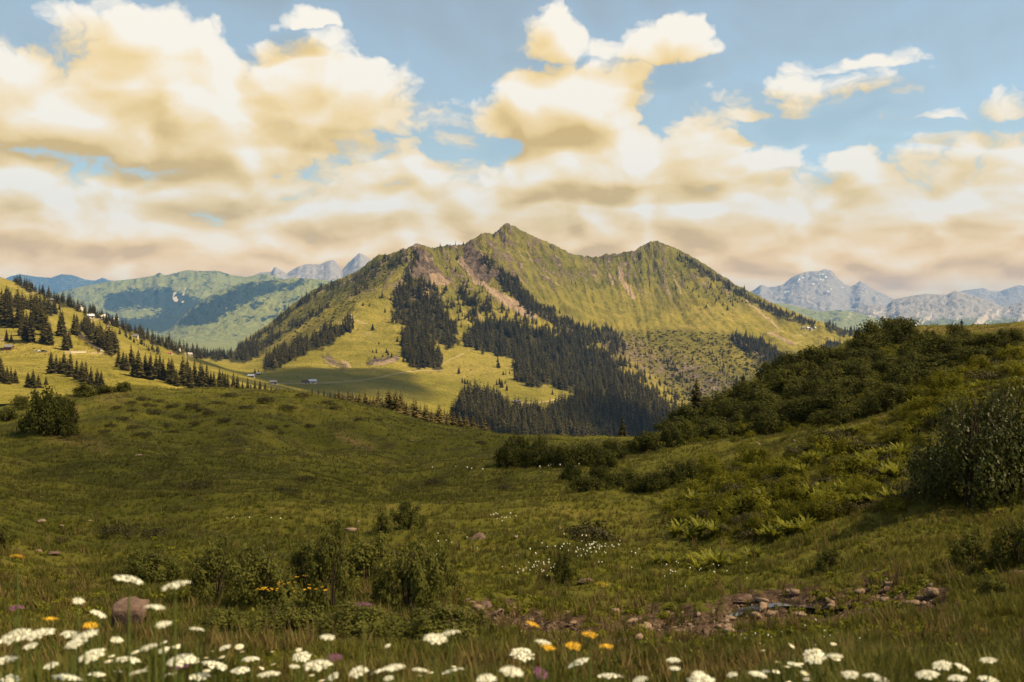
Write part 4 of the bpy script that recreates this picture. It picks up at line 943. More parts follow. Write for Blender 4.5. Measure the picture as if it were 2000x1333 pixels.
# ------------------------------------------------------------------ shrubs
def shrub(name, p, w, h, leaves, label, group=None, cat='shrub', stems=True, rz=None):
    t = thing(name, p, random.uniform(0, 6.28) if rz is None else rz, (w / 2, w / 2, h))
    if stems: link('stem', random.choice(STEMS), t)
    link('foliage', random.choice(leaves), t)
    return tag(t, label, cat, group)
def shrub_px(name, px, base, wpx, hpx, leaves, label, group=None, cat='shrub', stems=True, sheet=None):
    p = (sheet or A).at(px, base)
    if p is None: return
    k = p.y / F
    return shrub(name, p, wpx * k, hpx * k, leaves, label, group, cat, stems)
W = 'willow_shrub'
for px, b, w, h, lab in (
    (295, 1128, 130, 62, 'low rounded willow bush left of the big shrub band'), (420, 1175, 120, 120, 'leafy willow at the left end of the big shrub band'), (510, 1185, 150, 135, 'broad willow in the left half of the big shrub band'),
    (600, 1150, 110, 90, 'mid-sized willow behind the shrub band, left of the tall one'), (645, 1190, 110, 165, 'tall loose willow in the middle of the shrub band'), (720, 1140, 150, 90, 'low willow behind the shrub band, right of the tall one'),
    (800, 1200, 140, 165, 'tall dark willow in the right half of the shrub band'), (865, 1180, 80, 120, 'narrow willow at the right end of the shrub band'),
    (560, 1240, 170, 70, 'low willow in front of the broad left willow'), (700, 1255, 190, 75, 'low willow spreading in front of the tall loose one'), (840, 1262, 190, 85, 'low willow in front of the tall dark one'), (930, 1250, 80, 60, 'small willow beside the brook end'), (440, 1245, 130, 60, 'low willow right of the big pointed boulder'),
    (795, 1035, 80, 58, 'rounded bush leaning right on the open meadow'), (750, 1040, 50, 40, 'small bush left of the leaning one on the meadow'), (5, 1075, 60, 55, 'dark bush cut by the left edge of the meadow'),
    (1100, 1140, 60, 70, 'slender grey-green shrub beside the yellow cushion'), (1895, 1110, 90, 75, 'small rounded shrub on the right bank'), (1622, 1110, 60, 45, 'tiny grey-green shrub alone on the right bank'), (1995, 1100, 110, 110, 'dark bush cut by the right edge above the brook'), (1940, 1165, 70, 45, 'low leafy plant below the small rounded shrub')):
    shrub_px(W, px, b, w * 1.05, h * .92, WILLOW, lab, 'willow shrubs in the foreground')
for px, b, w, h, lab in ((1900, 985, 270, 225, 'big glossy-leaved alder on the right bank throwing a dark shadow'), (1985, 960, 200, 230, 'big alder behind the glossy one at the right edge'), (1830, 975, 110, 110, 'dark lower bush left of the big glossy alder')):
    shrub_px('alder_shrub', px, b, w, h, ALDERB, lab, 'big alders on the right bank')
for px, b, w, h, lab in ((85, 845, 105, 90, 'tall bushy alder on the left shoulder of the hump'), (128, 835, 60, 70, 'alder with bare twigs right of the tall one on the shoulder'), (110, 850, 80, 40, 'low dark bush in front of the shoulder alders'), (40, 800, 40, 30, 'small round bush left of the shoulder alders'), (8, 775, 30, 20, 'tiny bush on the left edge above the path'), (28, 770, 26, 14, 'flat bush beside the path at the left'), (15, 822, 45, 30, 'pale leafy bush at the left edge'),
    (165, 775, 60, 28, 'loose bush on the skyline of the hump, leftmost'), (205, 768, 40, 18, 'small loose bush on the skyline of the hump'), (240, 765, 36, 22, 'twiggy bush on the skyline under the spruces'),
    (1757, 652, 52, 34, 'round lone bush on the skyline of the bushy hill'), (1200, 895, 60, 40, 'low alder in the dip right of the shrub belt'), (1260, 880, 80, 40, 'alder at the foot of the bushy hill'), (1310, 870, 60, 40, 'alder at the left foot of the bushy hill')):
    shrub_px('alder_shrub', px, b, w, h, ALDER, lab, 'single alders')
for i in range(11):
    shrub_px('alder_shrub', 985 + i * 20 + random.uniform(-6, 6), 908 - (5 if i % 2 else 0) + random.uniform(-6, 6), random.uniform(45, 75), random.uniform(34, 52), ALDER, f'{ordinal(i)} bush from the left in the dark belt across the dip', 'bush belt across the dip')
for i in range(9):
    shrub_px('alder_shrub', 1115 + i * 28 + random.uniform(-6, 6), 955 + random.uniform(-14, 8), random.uniform(50, 80), random.uniform(30, 48), ALDER, f'{ordinal(i)} bush from the left in the near dark belt below the dip', 'near bush belt below the dip')
HILL = [(1290, 860), (1340, 815), (1400, 790), (1450, 768), (1500, 745), (1560, 722), (1600, 706), (1640, 690), (1690, 668), (1740, 655), (1990, 665), (2000, 690), (1870, 735), (1760, 790), (1640, 838), (1500, 850), (1400, 868)]
hp = sample(HILL, 44, 19, 71, A, .95)
for ro_, pl_, (x, y, p) in rows_of(hp, 9):
    k = p.y / F
    up = 0.75 if (x > 1780 and y < 690) else 1.0
    shrub('alder_shrub', p, random.uniform(62, 112) * k * up, random.uniform(30, 54) * k * up, ALDER, f'{ordinal(pl_)} alder bush from the left in the {ordinal(ro_)} row down of the right-hill thicket', 'alder thicket on the right hill')
# low heath mats
HM = [(280, 782, 30), (257, 788, 20), (312, 786, 24), (228, 798, 22), (290, 793, 24), (258, 804, 22), (340, 796, 30), (375, 797, 36), (395, 803, 26), (300, 809, 36), (350, 817, 32), (440, 823, 26), (410, 810, 30), (327, 833, 24), (215, 834, 24), (205, 845, 26), (260, 838, 28), (280, 853, 34), (340, 846, 22), (530, 838, 30), (560, 833, 12), (605, 834, 24), (550, 848, 18), (450, 775, 32), (520, 785, 36), (590, 775, 30), (640, 790, 30), (700, 822, 22), (738, 822, 18), (655, 800, 26), (480, 800, 30), (560, 800, 34), (425, 790, 28), (470, 830, 20), (380, 830, 24), (240, 820, 24), (940, 868, 26), (990, 895, 22), (1010, 885, 18), (600, 940, 40), (560, 965, 50), (850, 948, 46), (990, 957, 36), (640, 985, 30), (385, 955, 60), (230, 1045, 70), (120, 1058, 30), (300, 1048, 60), (1150, 1058, 115)]
for i, (px, py, w) in enumerate(sorted(HM)):
    shrub_px('heath_mat', px, py, w * 1.2, w * (.46 if py < 1050 else .55), HEATH, f'{ordinal(i)} low dark heath cushion from the left on the open meadow', 'heath cushions on the meadow', 'heath', False)
SLOPE = [(1290, 935), (1400, 912), (1520, 892), (1640, 855), (1740, 800), (1860, 735), (2000, 690), (2000, 800), (1840, 830), (1760, 930), (1790, 985), (1650, 1010), (1540, 1040), (1420, 1070), (1340, 1050), (1310, 1000), (1330, 960)]
for ro_, pl_, (x, y, p) in rows_of(sample(SLOPE, 38, 17, 81, A, .78), 9):
    if 1640 < x < 1740 and 800 < y < 900 and random.random() < .6: continue
    k = p.y / F
    shrub('heath_mat', p, random.uniform(50, 95) * k, random.uniform(24, 46) * k, MATS if random.random() < .68 else HEATH, f'{ordinal(pl_)} heath mound from left, {ordinal(ro_)} row down, on the ferny right slope', 'heath mounds on the near right slope', 'heath', False)
SM = sample(SLOPE, 11, 7, 82, A, .5) + sample(HILL, 11, 6, 83, A, .8)
scatter('undergrowth', 'low green undergrowth filling the right slopes', [p for x, y, p in SM], [random.uniform(6, 13) * p.y / F for x, y, p in SM], MATS, 9)
# ferns
FL = [(1390, 1112, 60), (1330, 1105, 40), (1430, 1105, 40), (1300, 1100, 30), (1460, 1090, 34), (1530, 1050, 50), (1505, 1055, 44), (1340, 1045, 50), (1375, 1050, 46), (1560, 1040, 40), (1590, 975, 50), (1560, 980, 40), (1620, 985, 50), (1640, 975, 44), (1600, 905, 44), (1585, 915, 40), (1700, 910, 50), (1720, 920, 50), (1740, 900, 46), (1680, 925, 44), (1745, 935, 44), (1500, 920, 34), (1450, 935, 34), (1550, 930, 34), (1470, 985, 40), (1430, 1010, 44), (1680, 985, 40), (1730, 980, 40), (1620, 868, 30), (1650, 850, 26), (1780, 800, 28), (1900, 760, 26), (1380, 985, 40), (1520, 1010, 40)]
FL = [(px + dx_ + random.uniform(-8, 8), py + dy_ + random.uniform(-4, 4), h * random.uniform(.6, 1.0)) for px, py, h in FL for dx_, dy_ in ((0, 0), (-20, 4), (18, -5))]
for i, (px, py, h) in enumerate(sorted(FL)):
    p = A.at(px, py); k = p.y / F
    t = thing('fern', p, random.uniform(0, 6.28), h * k * 1.05)
    fm = random.choice(FERNS)
    link('frond', fm, t)
    tag(t, f'{ordinal(i)} bright green fern from the left on the right slope', 'fern', 'ferns on the right slope')

# ------------------------------------------------------------------ grass
r = np.random.default_rng(31)
N = 150000
gp = r.uniform(-120, 2120, N); gd = np.concatenate([np.exp(r.uniform(math.log(3.4), math.log(75), 100000)), np.exp(r.uniform(math.log(38), math.log(128), 50000))])
pts, sc = [], []
gt = np.interp(gp, A.pxs, np.arange(len(A.pxs))).astype(int); gr_ = np.interp(np.log(gd), np.log(A.ds), np.arange(len(A.ds))).astype(int)
patch = fbm(gp * gd / 2500, gd / 1.3, 3, 17)
dm = dirt[gr_, gt]
zz = upsample(A.Z, A.pxs, np.log(A.ds), A.pxs, np.log(A.ds))[gr_, gt]
keep = (r.uniform(0, 1, N) > np.clip(dm + .9 * fbm(gp / 22, gd * 1.1, 3, 63), 0, 1) * (dm > .02) * 1.15 - .1) & (patch > -.75)
hgt = (0.10 + .09 * np.clip(patch + .4, 0, 1.3)) * np.interp(gd, [3, 5, 7, 14, 20, 80, 130], [1.9, 1.4, .85, .7, .75, 1.2, 1.6]) * r.uniform(.6, 1.4, N)
gx = (gp - CX) / F * gd
# exact ground height by bilinear lookup
def zmany(S, x, y):
    px = CX + F * x / y
    c = np.interp(px, S.pxs, np.arange(len(S.pxs))); q = np.interp(np.log(y), np.log(S.ds), np.arange(len(S.ds)))
    c0 = np.minimum(c.astype(int), len(S.pxs) - 2); r0 = np.minimum(q.astype(int), len(S.ds) - 2); a, b = c - c0, q - r0
    return (S.Z[r0, c0] * (1 - a) + S.Z[r0, c0 + 1] * a) * (1 - b) + (S.Z[r0 + 1, c0] * (1 - a) + S.Z[r0 + 1, c0 + 1] * a) * b
P = np.c_[gx, gd, zmany(A, gx, gd)]
scatter('grass', 'short wild grass covering the meadow', P[keep], hgt[keep], TUFTS, 12, .15)

# herbs and straw mixed into the turf
HERB = [leaf_cloud('herb', q, 90, M_FERN, .34, 9, .5, flat=.4) for q in (41, 42)]
M_STRAW = mat_leaf('dry_straw', (.11, .08, .025), (.26, .19, .07), 0.3, 0.7, 0.1)
STRAW = []
for q in (51, 52):
    tm = tuft_mesh(q, 9, .22); tm.materials.clear(); tm.materials.append(M_STRAW); STRAW.append(tm)
def turf(name, label, n, d0_, d1_, protos, lo, hi, seed, thr):
    r = np.random.default_rng(seed)
    px = r.uniform(-120, 2120, n); d = np.exp(r.uniform(math.log(d0_), math.log(d1_), n)); x = (px - CX) / F * d
    k = fbm(x / 2.2, d / 1.6, 3, seed % 40) > thr
    scatter(name, label, np.c_[x, d, zmany(A, x, d)][k], r.uniform(lo, hi, n)[k] * np.interp(d, [3, 20, 80], [1, 1, 1.6])[k], protos, seed, .2)
turf('herbs', 'broad-leaved herbs mixed into the meadow turf', 9000, 4.2, 45, HERB, .05, .14, 61, .05)
turf('straw', 'pale dry grass stalks scattered over the meadow', 9000, 4.0, 60, STRAW, .14, .32, 62, .1)

#SECTION3
# ------------------------------------------------------------------ stones and the brook
def stone(px, py, wpx, kinds, label, group=None, rz=None, sq=(1, 1, 1), name='rock', sink=.25):
    p = A.at(px, py)
    if p is None: return
    w = wpx * p.y / F / 2
    o = link(name, random.choice(kinds), None, p + Vector((0, 0, w * (.5 - sink) * sq[2] * .6)), random.uniform(0, 6.28) if rz is None else rz, (w * sq[0], w * sq[1], w * sq[2]))
    o.rotation_euler[0] = random.uniform(-.25, .25)
    return tag(o, label, 'rock', group)
stone(245, 1240, 104, BOULD[:1], 'big pointed brown boulder left of the shrub band', None, .4, (1, .9, 1.2), 'boulder', 0)
stone(936, 1052, 36, BOULD[1:2], 'rounded grey boulder alone on the open meadow', None, .9, (1, 1, 1), 'boulder')
stone(684, 1037, 46, ROCKS[:1], 'flat pale rock behind the shrub band', None, .2, (1, .7, .6))
stone(98, 1084, 40, BOULD[2:], 'flat grey rock slab on the left meadow', None, .3, (1, .8, .6)); stone(78, 1078, 22, ROCKS, 'small pale stone beside the flat grey slab')
stone(78, 1020, 28, ROCKS, 'pale stone on the left meadow above the slab', None, .1, (1, .6, .5)); stone(176, 1018, 18, ROCKS, 'small pale flat stone on the left meadow', None, .1, (1, .6, .4)); stone(122, 1028, 14, ROCKS, 'tiny stone between the two pale meadow stones')
stone(271, 890, 24, ROCKS, 'pale white slab on the hump slope', None, .1, (1, .5, .35)); stone(480, 873, 26, ROCKS, 'thin pale streak of stone on the hump slope', None, 0, (1, .4, .2)); stone(802, 862, 12, ROCKS, 'small pale stone at the meadow rim'); stone(66, 968, 9, ROCKS, 'tiny pale stone on the left slope')
stone(1140, 1140, 46, BOULD[2:], 'lichen-grey boulder beside the yellow cushion flower', None, .5, (1, .9, .8), 'boulder'); stone(1178, 1165, 22, ROCKS, 'small pale stone below the lichen-grey boulder')
stone(1492, 1188, 44, ROCKS[1:2], 'large tilted pale rock at the head of the brook', None, .7, (1, .7, .9)); stone(1512, 1287, 70, BOULD[2:], 'flat grey slab in the verge grass below the brook', None, .1, (1, .6, .35))
stone(1008, 1050, 18, ROCKS, 'small grey stone right of the rounded boulder'); stone(1095, 1035, 16, ROCKS, 'small pink stone left of the dark heath mound'); stone(1010, 1088, 18, BOULD[2:], 'dark low stone on the flowery meadow'); stone(1805, 1180, 18, ROCKS, 'single pale stone right of the brook'); stone(1710, 1150, 20, ROCKS, 'pale stone above the right end of the brook'); stone(1480, 868, 14, ROCKS, 'tiny pale stone on the far grass patch'); stone(1553, 863, 12, ROCKS, 'small pale stone on the bare slope'); stone(1985, 1120, 40, BOULD[2:], 'brown flat rock at the right edge above the brook', None, .2, (1, .7, .5)); stone(1965, 1100, 34, BOULD[2:], 'low brown rock beside the bush at the right edge', None, .2, (1, .7, .4))
stone(700, 1020, 10, ROCKS, 'tiny stone behind the flat pale rock'); stone(535, 1062, 14, BOULD[2:], 'small grey stone behind the left willows'); stone(595, 1064, 12, BOULD[2:], 'small brown stone behind the middle willows')
rs = random.Random(9)
def along(t):
    n = len(BROOK) - 1; i = min(int(t * n), n - 1); f = t * n - i
    return BROOK[i][0] + (BROOK[i + 1][0] - BROOK[i][0]) * f, BROOK[i][1] + (BROOK[i + 1][1] - BROOK[i][1]) * f
for k, tb in enumerate(sorted(rs.random() for _ in range(190))):
    x, y = along(tb); w = rs.choice((9, 11, 12, 14, 16, 18, 22, 26, 34, 44))
    stone(x + rs.gauss(0, 12), y + rs.gauss(0, 21), w, ROCKS if rs.random() < .75 else BOULD[1:], f'{ordinal(k)} brown stone from the left in the stony brook bed', 'stones of the brook bed', None, (1, rs.uniform(.5, 1), rs.uniform(.5, 1.1)), 'rock', rs.uniform(-.1, .4))
for k, bx_ in enumerate(sorted(40 + rs.uniform(0, 150) for _ in range(14))):
    stone(bx_, 1150 + rs.uniform(-8, 40), rs.uniform(6, 12), ROCKS, f'{ordinal(k)} small stone from the left on the dry bare patch', 'stones on the dry patch')
pp, ps = [], []
for k in range(2600):
    x, y = along(rs.random()); p = A.at(x + rs.gauss(0, 20), y + rs.gauss(0, 15))
    if p is not None: pp.append(p); ps.append(rs.uniform(.006, .028))
scatter('gravel', 'loose gravel in the brook bed', pp, ps, PEB, 14, .5)
mw, tw = new_mat('brook_water')
wn = noise(tw, wpos(tw), 6.0, 4)
finish(tw, (.035, .030, .032), 0.06, 0.5, wn, 0.25, 0.03)
def pool(pts, w):
    co, fa = [], []
    ctr = [A.at(x, y) for x, y in pts]; n = len(ctr)
    for i, p in enumerate(ctr):
        q0, q1 = ctr[max(i - 1, 0)], ctr[min(i + 1, n - 1)]
        d = (q1 - q0); d.z = 0; d.normalize(); nn = Vector((-d.y, d.x, 0)); ww = w * (.35 if i in (0, n - 1) else 1) * random.uniform(.75, 1.2)
        co += [p + nn * ww + Vector((0, 0, .018)), p - nn * ww + Vector((0, 0, .018))]
    fa = [(2 * i, 2 * i + 1, 2 * i + 3, 2 * i + 2) for i in range(n - 1)]
    return mesh_obj('brook', [tuple(c) for c in co], fa, mw)
struct(pool([(1425, 1208), (1450, 1196), (1480, 1189), (1520, 1183), (1560, 1184), (1600, 1189), (1640, 1192), (1665, 1188)], .10), 'shallow dark water of the brook between stones')

# ------------------------------------------------------------------ flowers
def umbel_mesh(seed, mat_, n=34):
    r = np.random.default_rng(seed); co, fa = [], []
    for i in range(n):
        rad = math.sqrt((i + .5) / n); a = i * 2.39996; s_ = r.uniform(.13, .21)
        x, y, z = rad * math.cos(a), rad * math.sin(a), .22 * (1 - rad * rad) + r.uniform(-.03, .03)
        b = len(co); k = 6; tx, ty = x * .35 + r.normal(0, .15), y * .35 + r.normal(0, .15)
        co.append((x, y, z + .05))
        for j in range(k):
            q = 2 * math.pi * j / k; ss_ = s_ * (1 if j % 2 else .72)
            dx, dy = ss_ * math.cos(q), ss_ * math.sin(q)
            co.append((x + dx, y + dy, z - dx * tx - dy * ty))
        fa += [(b, b + 1 + j, b + 1 + (j + 1) % k) for j in range(k)]
    return make_mesh('flower_head', co, np.array(fa), mat_)
def daisy_mesh(mat_, n=13):
    co, fa = [(0, 0, .05)], []
    for j in range(n):
        a = 2 * math.pi * j / n; w = .16
        b = len(co)
        co += [(.25 * math.cos(a - .2), .25 * math.sin(a - .2), .04), (.95 * math.cos(a - w), .95 * math.sin(a - w), 0), (math.cos(a + w), math.sin(a + w), .03), (.25 * math.cos(a + .2), .25 * math.sin(a + .2), .05)]
        fa.append((b, b + 1, b + 2, b + 3))
    return make_mesh('flower_head', co, np.array(fa), mat_)
def eye_mesh():
    co = [(0, 0, .16)] + [(.3 * math.cos(2 * math.pi * j / 8), .3 * math.sin(2 * math.pi * j / 8), .06) for j in range(8)]
    return make_mesh('flower_eye', co, np.array([(0, 1 + j, 1 + (j + 1) % 8) for j in range(8)]), M_YELLOW)
UMB = [umbel_mesh(s, M_WHITE) for s in (1, 2, 3)]; YEL = [umbel_mesh(4, M_YELLOW, 24)]; PUR = [umbel_mesh(5, M_PURPLE, 26)]
DAI = [daisy_mesh(M_WHITE)]; EYE = eye_mesh()
def rays_mesh():
    co, fa = [], []
    for j in range(9):
        a = 2 * math.pi * j / 9; c, s_ = math.cos(a), math.sin(a); b = len(co)
        co += [(-.02 * s_, .02 * c, -.75), (.02 * s_, -.02 * c, -.75), (.7 * c + .012 * s_, .7 * s_ - .012 * c, .02), (.7 * c - .012 * s_, .7 * s_ + .012 * c, .02)]
        fa.append((b, b + 1, b + 2, b + 3))
    return make_mesh('ray', co, np.array(fa), M_STEM)
RAYS = rays_mesh()
STEMU = cone_mesh('stem', 1, .7, 1.0, M_STEM, 5)
LEAFU = leaf_cloud('leaf', 91, 60, M_FERN, .45, 8, .6)
def flower(name, px, py, d, rad, heads, label, group, eye=False, leafy=True):
    x, z = (px - CX) / F * d, (CY - py) / F * d
    g0 = A.z(x, d); h = max(.12, z - g0)
    t = thing(name, (x, d, g0 - .02))
    lx, ly = random.gauss(0, .05), random.gauss(0, .05)
    st = link('stem', STEMU, t, (0, 0, 0), 0, (.0035 + rad * .03, .0035 + rad * .03, h + .02 - rad * .6))
    hd = link('flower_head', random.choice(heads), t, (0, 0, h + .02), random.uniform(0, 6.28), (rad, rad, rad))
    hd.rotation_euler[0] = random.gauss(0, .17); hd.rotation_euler[1] = random.gauss(0, .22)
    if eye: link('flower_eye', EYE, hd)
    elif heads is UMB: link('ray', RAYS, hd)
    if leafy: link('leaf', LEAFU, t, (0, 0, 0), random.uniform(0, 6.28), h * .30)
    return tag(t, label, 'flower', group)
UM = [(30, 1243), (75, 1240), (165, 1245), (140, 1240), (228, 1250), (145, 1258), (60, 1262), (180, 1281), (252, 1133), (342, 1145), (153, 1174), (193, 1200), (304, 1187), (318, 1220), (385, 1230), (20, 1328), (130, 1325), (190, 1318), (440, 1265), (420, 1300), (290, 1265), (320, 1270), (355, 1290), (490, 1288), (590, 1283), (620, 1300), (640, 1245), (575, 1302), (650, 1322), (700, 1312), (745, 1312), (770, 1305), (760, 1325), (820, 1310), (850, 1248), (880, 1237), (885, 1312), (525, 1318), (1020, 1278), (1060, 1255), (1130, 1295), (1000, 1312), (1315, 1290), (1318, 1306), (1365, 1317), (1370, 1331), (1430, 1318), (1480, 1318), (1550, 1298), (1590, 1283), (1630, 1282), (1660, 1318), (1700, 1320), (1840, 1300), (1880, 1305), (1930, 1290), (1810, 1318), (1870, 1325), (1930, 1328), (1720, 1328), (250, 1290), (100, 1300), (270, 1315), (470, 1310), (10, 1290), (330, 1320), (390, 1322), (1190, 1322), (1250, 1328), (950, 1326)]
rf = random.Random(3)
for i, (px, py) in enumerate(sorted(UM)):
    flower('umbel_flower', px, py, rf.uniform(3.2, 4.7) if py > 1235 else rf.uniform(3.4, 4.2), rf.choice((rf.uniform(.022, .034), rf.uniform(.034, .054))), UMB, f'{"tall " if py < 1235 else ""}white umbel flower in the verge, number {i + 1} from the left' if False else f'{ordinal(i) if i < 49 else ordinal(len(UM) - 1 - i)} white umbel from the {"left" if i < 49 else "right"} along the roadside verge', 'white umbels along the verge')
for i, (px, py) in enumerate(((35, 1088), (100, 1210), (178, 1222), (1040, 1220), (1152, 1240), (1120, 1262), (1070, 1265), (1185, 1263))):
    flower('yellow_flower', px, py, rf.uniform(3.9, 4.6), .032, YEL, f'{ordinal(i)} yellow flower from the left above the verge', 'yellow flowers above the verge')
for i, (px, py) in enumerate(((30, 1188), (350, 1305), (650, 1285), (710, 1182), (1055, 1315))):
    flower('purple_flower', px, py, rf.uniform(3.9, 4.6), .035, PUR, f'{ordinal(i)} dull purple flower from the left above the verge', 'purple flowers above the verge')
for k, px in enumerate(sorted(rf.choice((rf.uniform(180, 480), rf.uniform(180, 620), rf.uniform(0, 900), rf.uniform(1480, 1700))) for _ in range(64))):
    py = rf.uniform(1255, 1333)
    flower('daisy', px, py, rf.uniform(4.6, 6.2), rf.uniform(.016, .024), DAI, f'{ordinal(k)} small white daisy from the left among the verge grass', 'small daisies in the verge', True, False)
# cotton grass and tiny blossoms
cp, cs_ = [], []
for cx_, cy_, rx_, ry_, n in ((1140, 1085, 70, 22, 120), (1050, 1125, 50, 22, 60), (980, 1020, 30, 8, 25), (1350, 1130, 110, 22, 45), (1090, 915, 40, 5, 30), (500, 1020, 60, 6, 12), (860, 1075, 80, 30, 20), (900, 920, 60, 6, 10), (1600, 1260, 200, 40, 30)):
    for k in range(n // 2):
        p = A.at(cx_ + rf.gauss(0, rx_ * .55), cy_ + rf.gauss(0, ry_ * .55))
        if p is not None: cp.append(p + Vector((0, 0, rf.uniform(.10, .24)))); cs_.append(p.y / F * rf.uniform(.9, 1.7))
v_, f_ = ico(1)
scatter('cotton_grass', 'tiny white cotton grass tufts dotted over the meadow', cp, cs_, [make_mesh('tuft', v_ * (1, 1, 1.3), f_, M_WHITE)], 15)
t = shrub_px('yellow_cushion', 1178, 1145, 44, 16, [leaf_cloud('foliage', 95, 700, mat_leaf('yellow_blossom', (.25, .20, .01), (.55, .42, .02)), .09, 18, .6)], 'yellow flowering cushion plant beside the lichen-grey boulder', None, 'flower', False)
yy, ysz = [], []
for k in range(60):
    p = A.at(rf.uniform(500, 640), rf.uniform(1175, 1215))
    if p is not None: yy.append(p + Vector((0, 0, .35))); ysz.append(p.y / F * rf.uniform(2, 4))
scatter('yellow_blossoms', 'small yellow blossoms among the front willows', yy, ysz, YEL, 19)

# ------------------------------------------------------------------ huts and houses
def prism(name, pts2, y0, y1, mat_, parent):
    n = len(pts2)
    co = [(x, y0, z) for x, z in pts2] + [(x, y1, z) for x, z in pts2]
    fa = [tuple(range(n))[::-1], tuple(range(n, 2 * n))] + [(i, (i + 1) % n, n + (i + 1) % n, n + i) for i in range(n)]
    return mesh_obj(name, co, fa, mat_, parent)
def box(name, x0, x1, y0, y1, z0, z1, mat_, parent): return prism(name, [(x0, z0), (x1, z0), (x1, z1), (x0, z1)], y0, y1, mat_, parent)
def house(px, py, wpx, hpx, label, wall, roof, rz=0.0, base=None, deep=.8, group='farm buildings', chimney=False, name='alpine_hut', rows=1):
    p = C.at(px, py)
    k = p.y / F; w = wpx * k; d = w * deep; he = hpx * k * .58; hr = hpx * k
    t = thing(name, p, rz)
    hw, hd = w / 2, d / 2
    # ridge runs along local x; gables at the two ends
    co = [(-hw, -hd, -2.5), (hw, -hd, -2.5), (hw, hd, -2.5), (-hw, hd, -2.5), (-hw, -hd, he), (hw, -hd, he), (hw, hd, he), (-hw, hd, he), (-hw, 0, hr - .15), (hw, 0, hr - .15)]
    fa = [(0, 1, 5, 4), (2, 3, 7, 6), (1, 2, 6, 9, 5), (3, 0, 4, 8, 7), (4, 5, 9, 8), (6, 7, 8, 9)]
    w_ = mesh_obj('wall', co, fa, wall, t)
    if base: box('plinth', -hw - .08, hw + .08, -hd - .08, hd + .08, -2.6, he * .42, base, t)
    ov = w * .07; sl = (hr - he) / hd
    rco, rfa = [], []
    for s_ in (-1, 1):
        b = len(rco)
        for th_ in (0, .35):
            rco += [(-hw - ov, s_ * (hd + ov), he - ov * sl + th_), (hw + ov, s_ * (hd + ov), he - ov * sl + th_), (hw + ov, 0, hr + th_), (-hw - ov, 0, hr + th_)]
        rfa += [(b, b + 1, b + 2, b + 3), (b + 4, b + 5, b + 6, b + 7), (b, b + 1, b + 5, b + 4), (b + 1, b + 2, b + 6, b + 5), (b + 3, b, b + 4, b + 7)]
    ro = mesh_obj('roof', rco, rfa, roof, t)
    if chimney: box('chimney', hw * .3, hw * .3 + .8, -.4, .4, he, hr + 1.4, M_PLASTER, ro)
    n = max(2, int(w / 3.2))
    for q in range(rows):
        for i in range(n):
            cx_ = -hw + w * (i + .5) / n; zc = he * (.62 if rows == 1 else (.28 + .42 * q)); a_ = w / n * .22; e = he * (.16 if rows == 1 else .11)
            if i == n // 2 and q == 0:
                box('door', cx_ - a_, cx_ + a_, -hd - .14, -hd + .02, 0, he * .55, M_DARKWOOD, t)
            else:
                box('window', cx_ - a_, cx_ + a_, -hd - .13, -hd + .02, zc - e, zc + e, M_GLASS, t)
    return tag(t, label, 'house', group)
house(17, 683, 15, 8.5, 'brown roadside hut with grey roof beside parked cars', M_TIMBER, M_SLATE, .15)
house(151, 604, 17, 6.5, 'long white inn with grey roof high on the left pasture', M_PLASTER, M_SLATE, -.15, name='farmhouse', rows=2, chimney=True); house(161, 605, 7, 4.5, 'short white annex of the long inn', M_PLASTER, M_CONCRETE, -.15)
house(177, 622, 12, 8, 'timber chalet with white-edged roof below the long inn', M_TIMBER, M_TIN, .5, M_PLASTER, chimney=True, name='chalet', rows=2)
house(198, 622, 9, 6, 'small dark chalet at the bend of the pale lane', M_DARKWOOD, M_CONCRETE, .3, M_PLASTER, name='chalet'); house(205, 623, 7, 8.5, 'tall cream house right of the lane bend', M_PLASTER, M_CONCRETE, .9, name='farmhouse', rows=2); house(227, 629, 9, 9, 'cream house among dark trees on the left ridge', M_PLASTER, M_CONCRETE, .4, name='farmhouse', rows=2)
house(265, 660, 10, 6, 'lone hut with blue-grey roof in the middle of the left pasture', M_PLASTER, M_SLATE, .1); house(101, 589, 7, 5, 'tiny hut below the tree group on the left ridge', M_TIMBER, M_SLATE, .2)
house(347, 685, 9, 5, 'low grey barn near the valley end of the pasture', M_CONCRETE, M_SLATE, -.3, name='barn'); house(332, 692, 8, 4, 'low barn with reddish roof on the left pasture', M_PLASTER, M_REDROOF, .2, name='barn'); house(371, 696, 8, 6.5, 'white house at the end of the pale lane near the valley', M_PLASTER, M_CONCRETE, .7, name='farmhouse')
house(491, 737, 12, 5, 'long low hut with pale roof in the valley floor', M_DARKWOOD, M_TIN, .0, M_PLASTER); house(505, 732, 7, 4, 'small hut under two trees in the valley floor', M_DARKWOOD, M_TIN, .2)
house(534, 751, 13, 7.5, 'dark hut with white plinth and blue-grey roof by the track', M_DARKWOOD, M_SLATE, .25, M_PLASTER)
house(595, 749, 10, 6, 'brown hut left of the shiny-roofed one at the shadow edge', M_TIMBER, M_TIMBER, .1, M_PLASTER); house(610, 749, 14, 7.5, 'dark hut with shiny metal roof at the shadow edge', M_DARKWOOD, M_TIN, .45, M_CONCRETE)
house(1009, 787, 13, 5, 'long dark hut beside the track in the sunny forest clearing', M_DARKWOOD, M_SLATE, .1, M_CONCRETE)
for i, (px, py, w, rf_) in enumerate(((1569, 643, 6, M_SLATE), (1578, 643, 5, M_TIN), (1584, 645, 6, M_SLATE), (1591, 643, 6, M_TIN))):
    house(px, py, w, 4, f'{ordinal(i)} hut from the left in the hamlet on the far right pasture', M_TIMBER, rf_, .3 * i, M_PLASTER, group='hamlet huts')

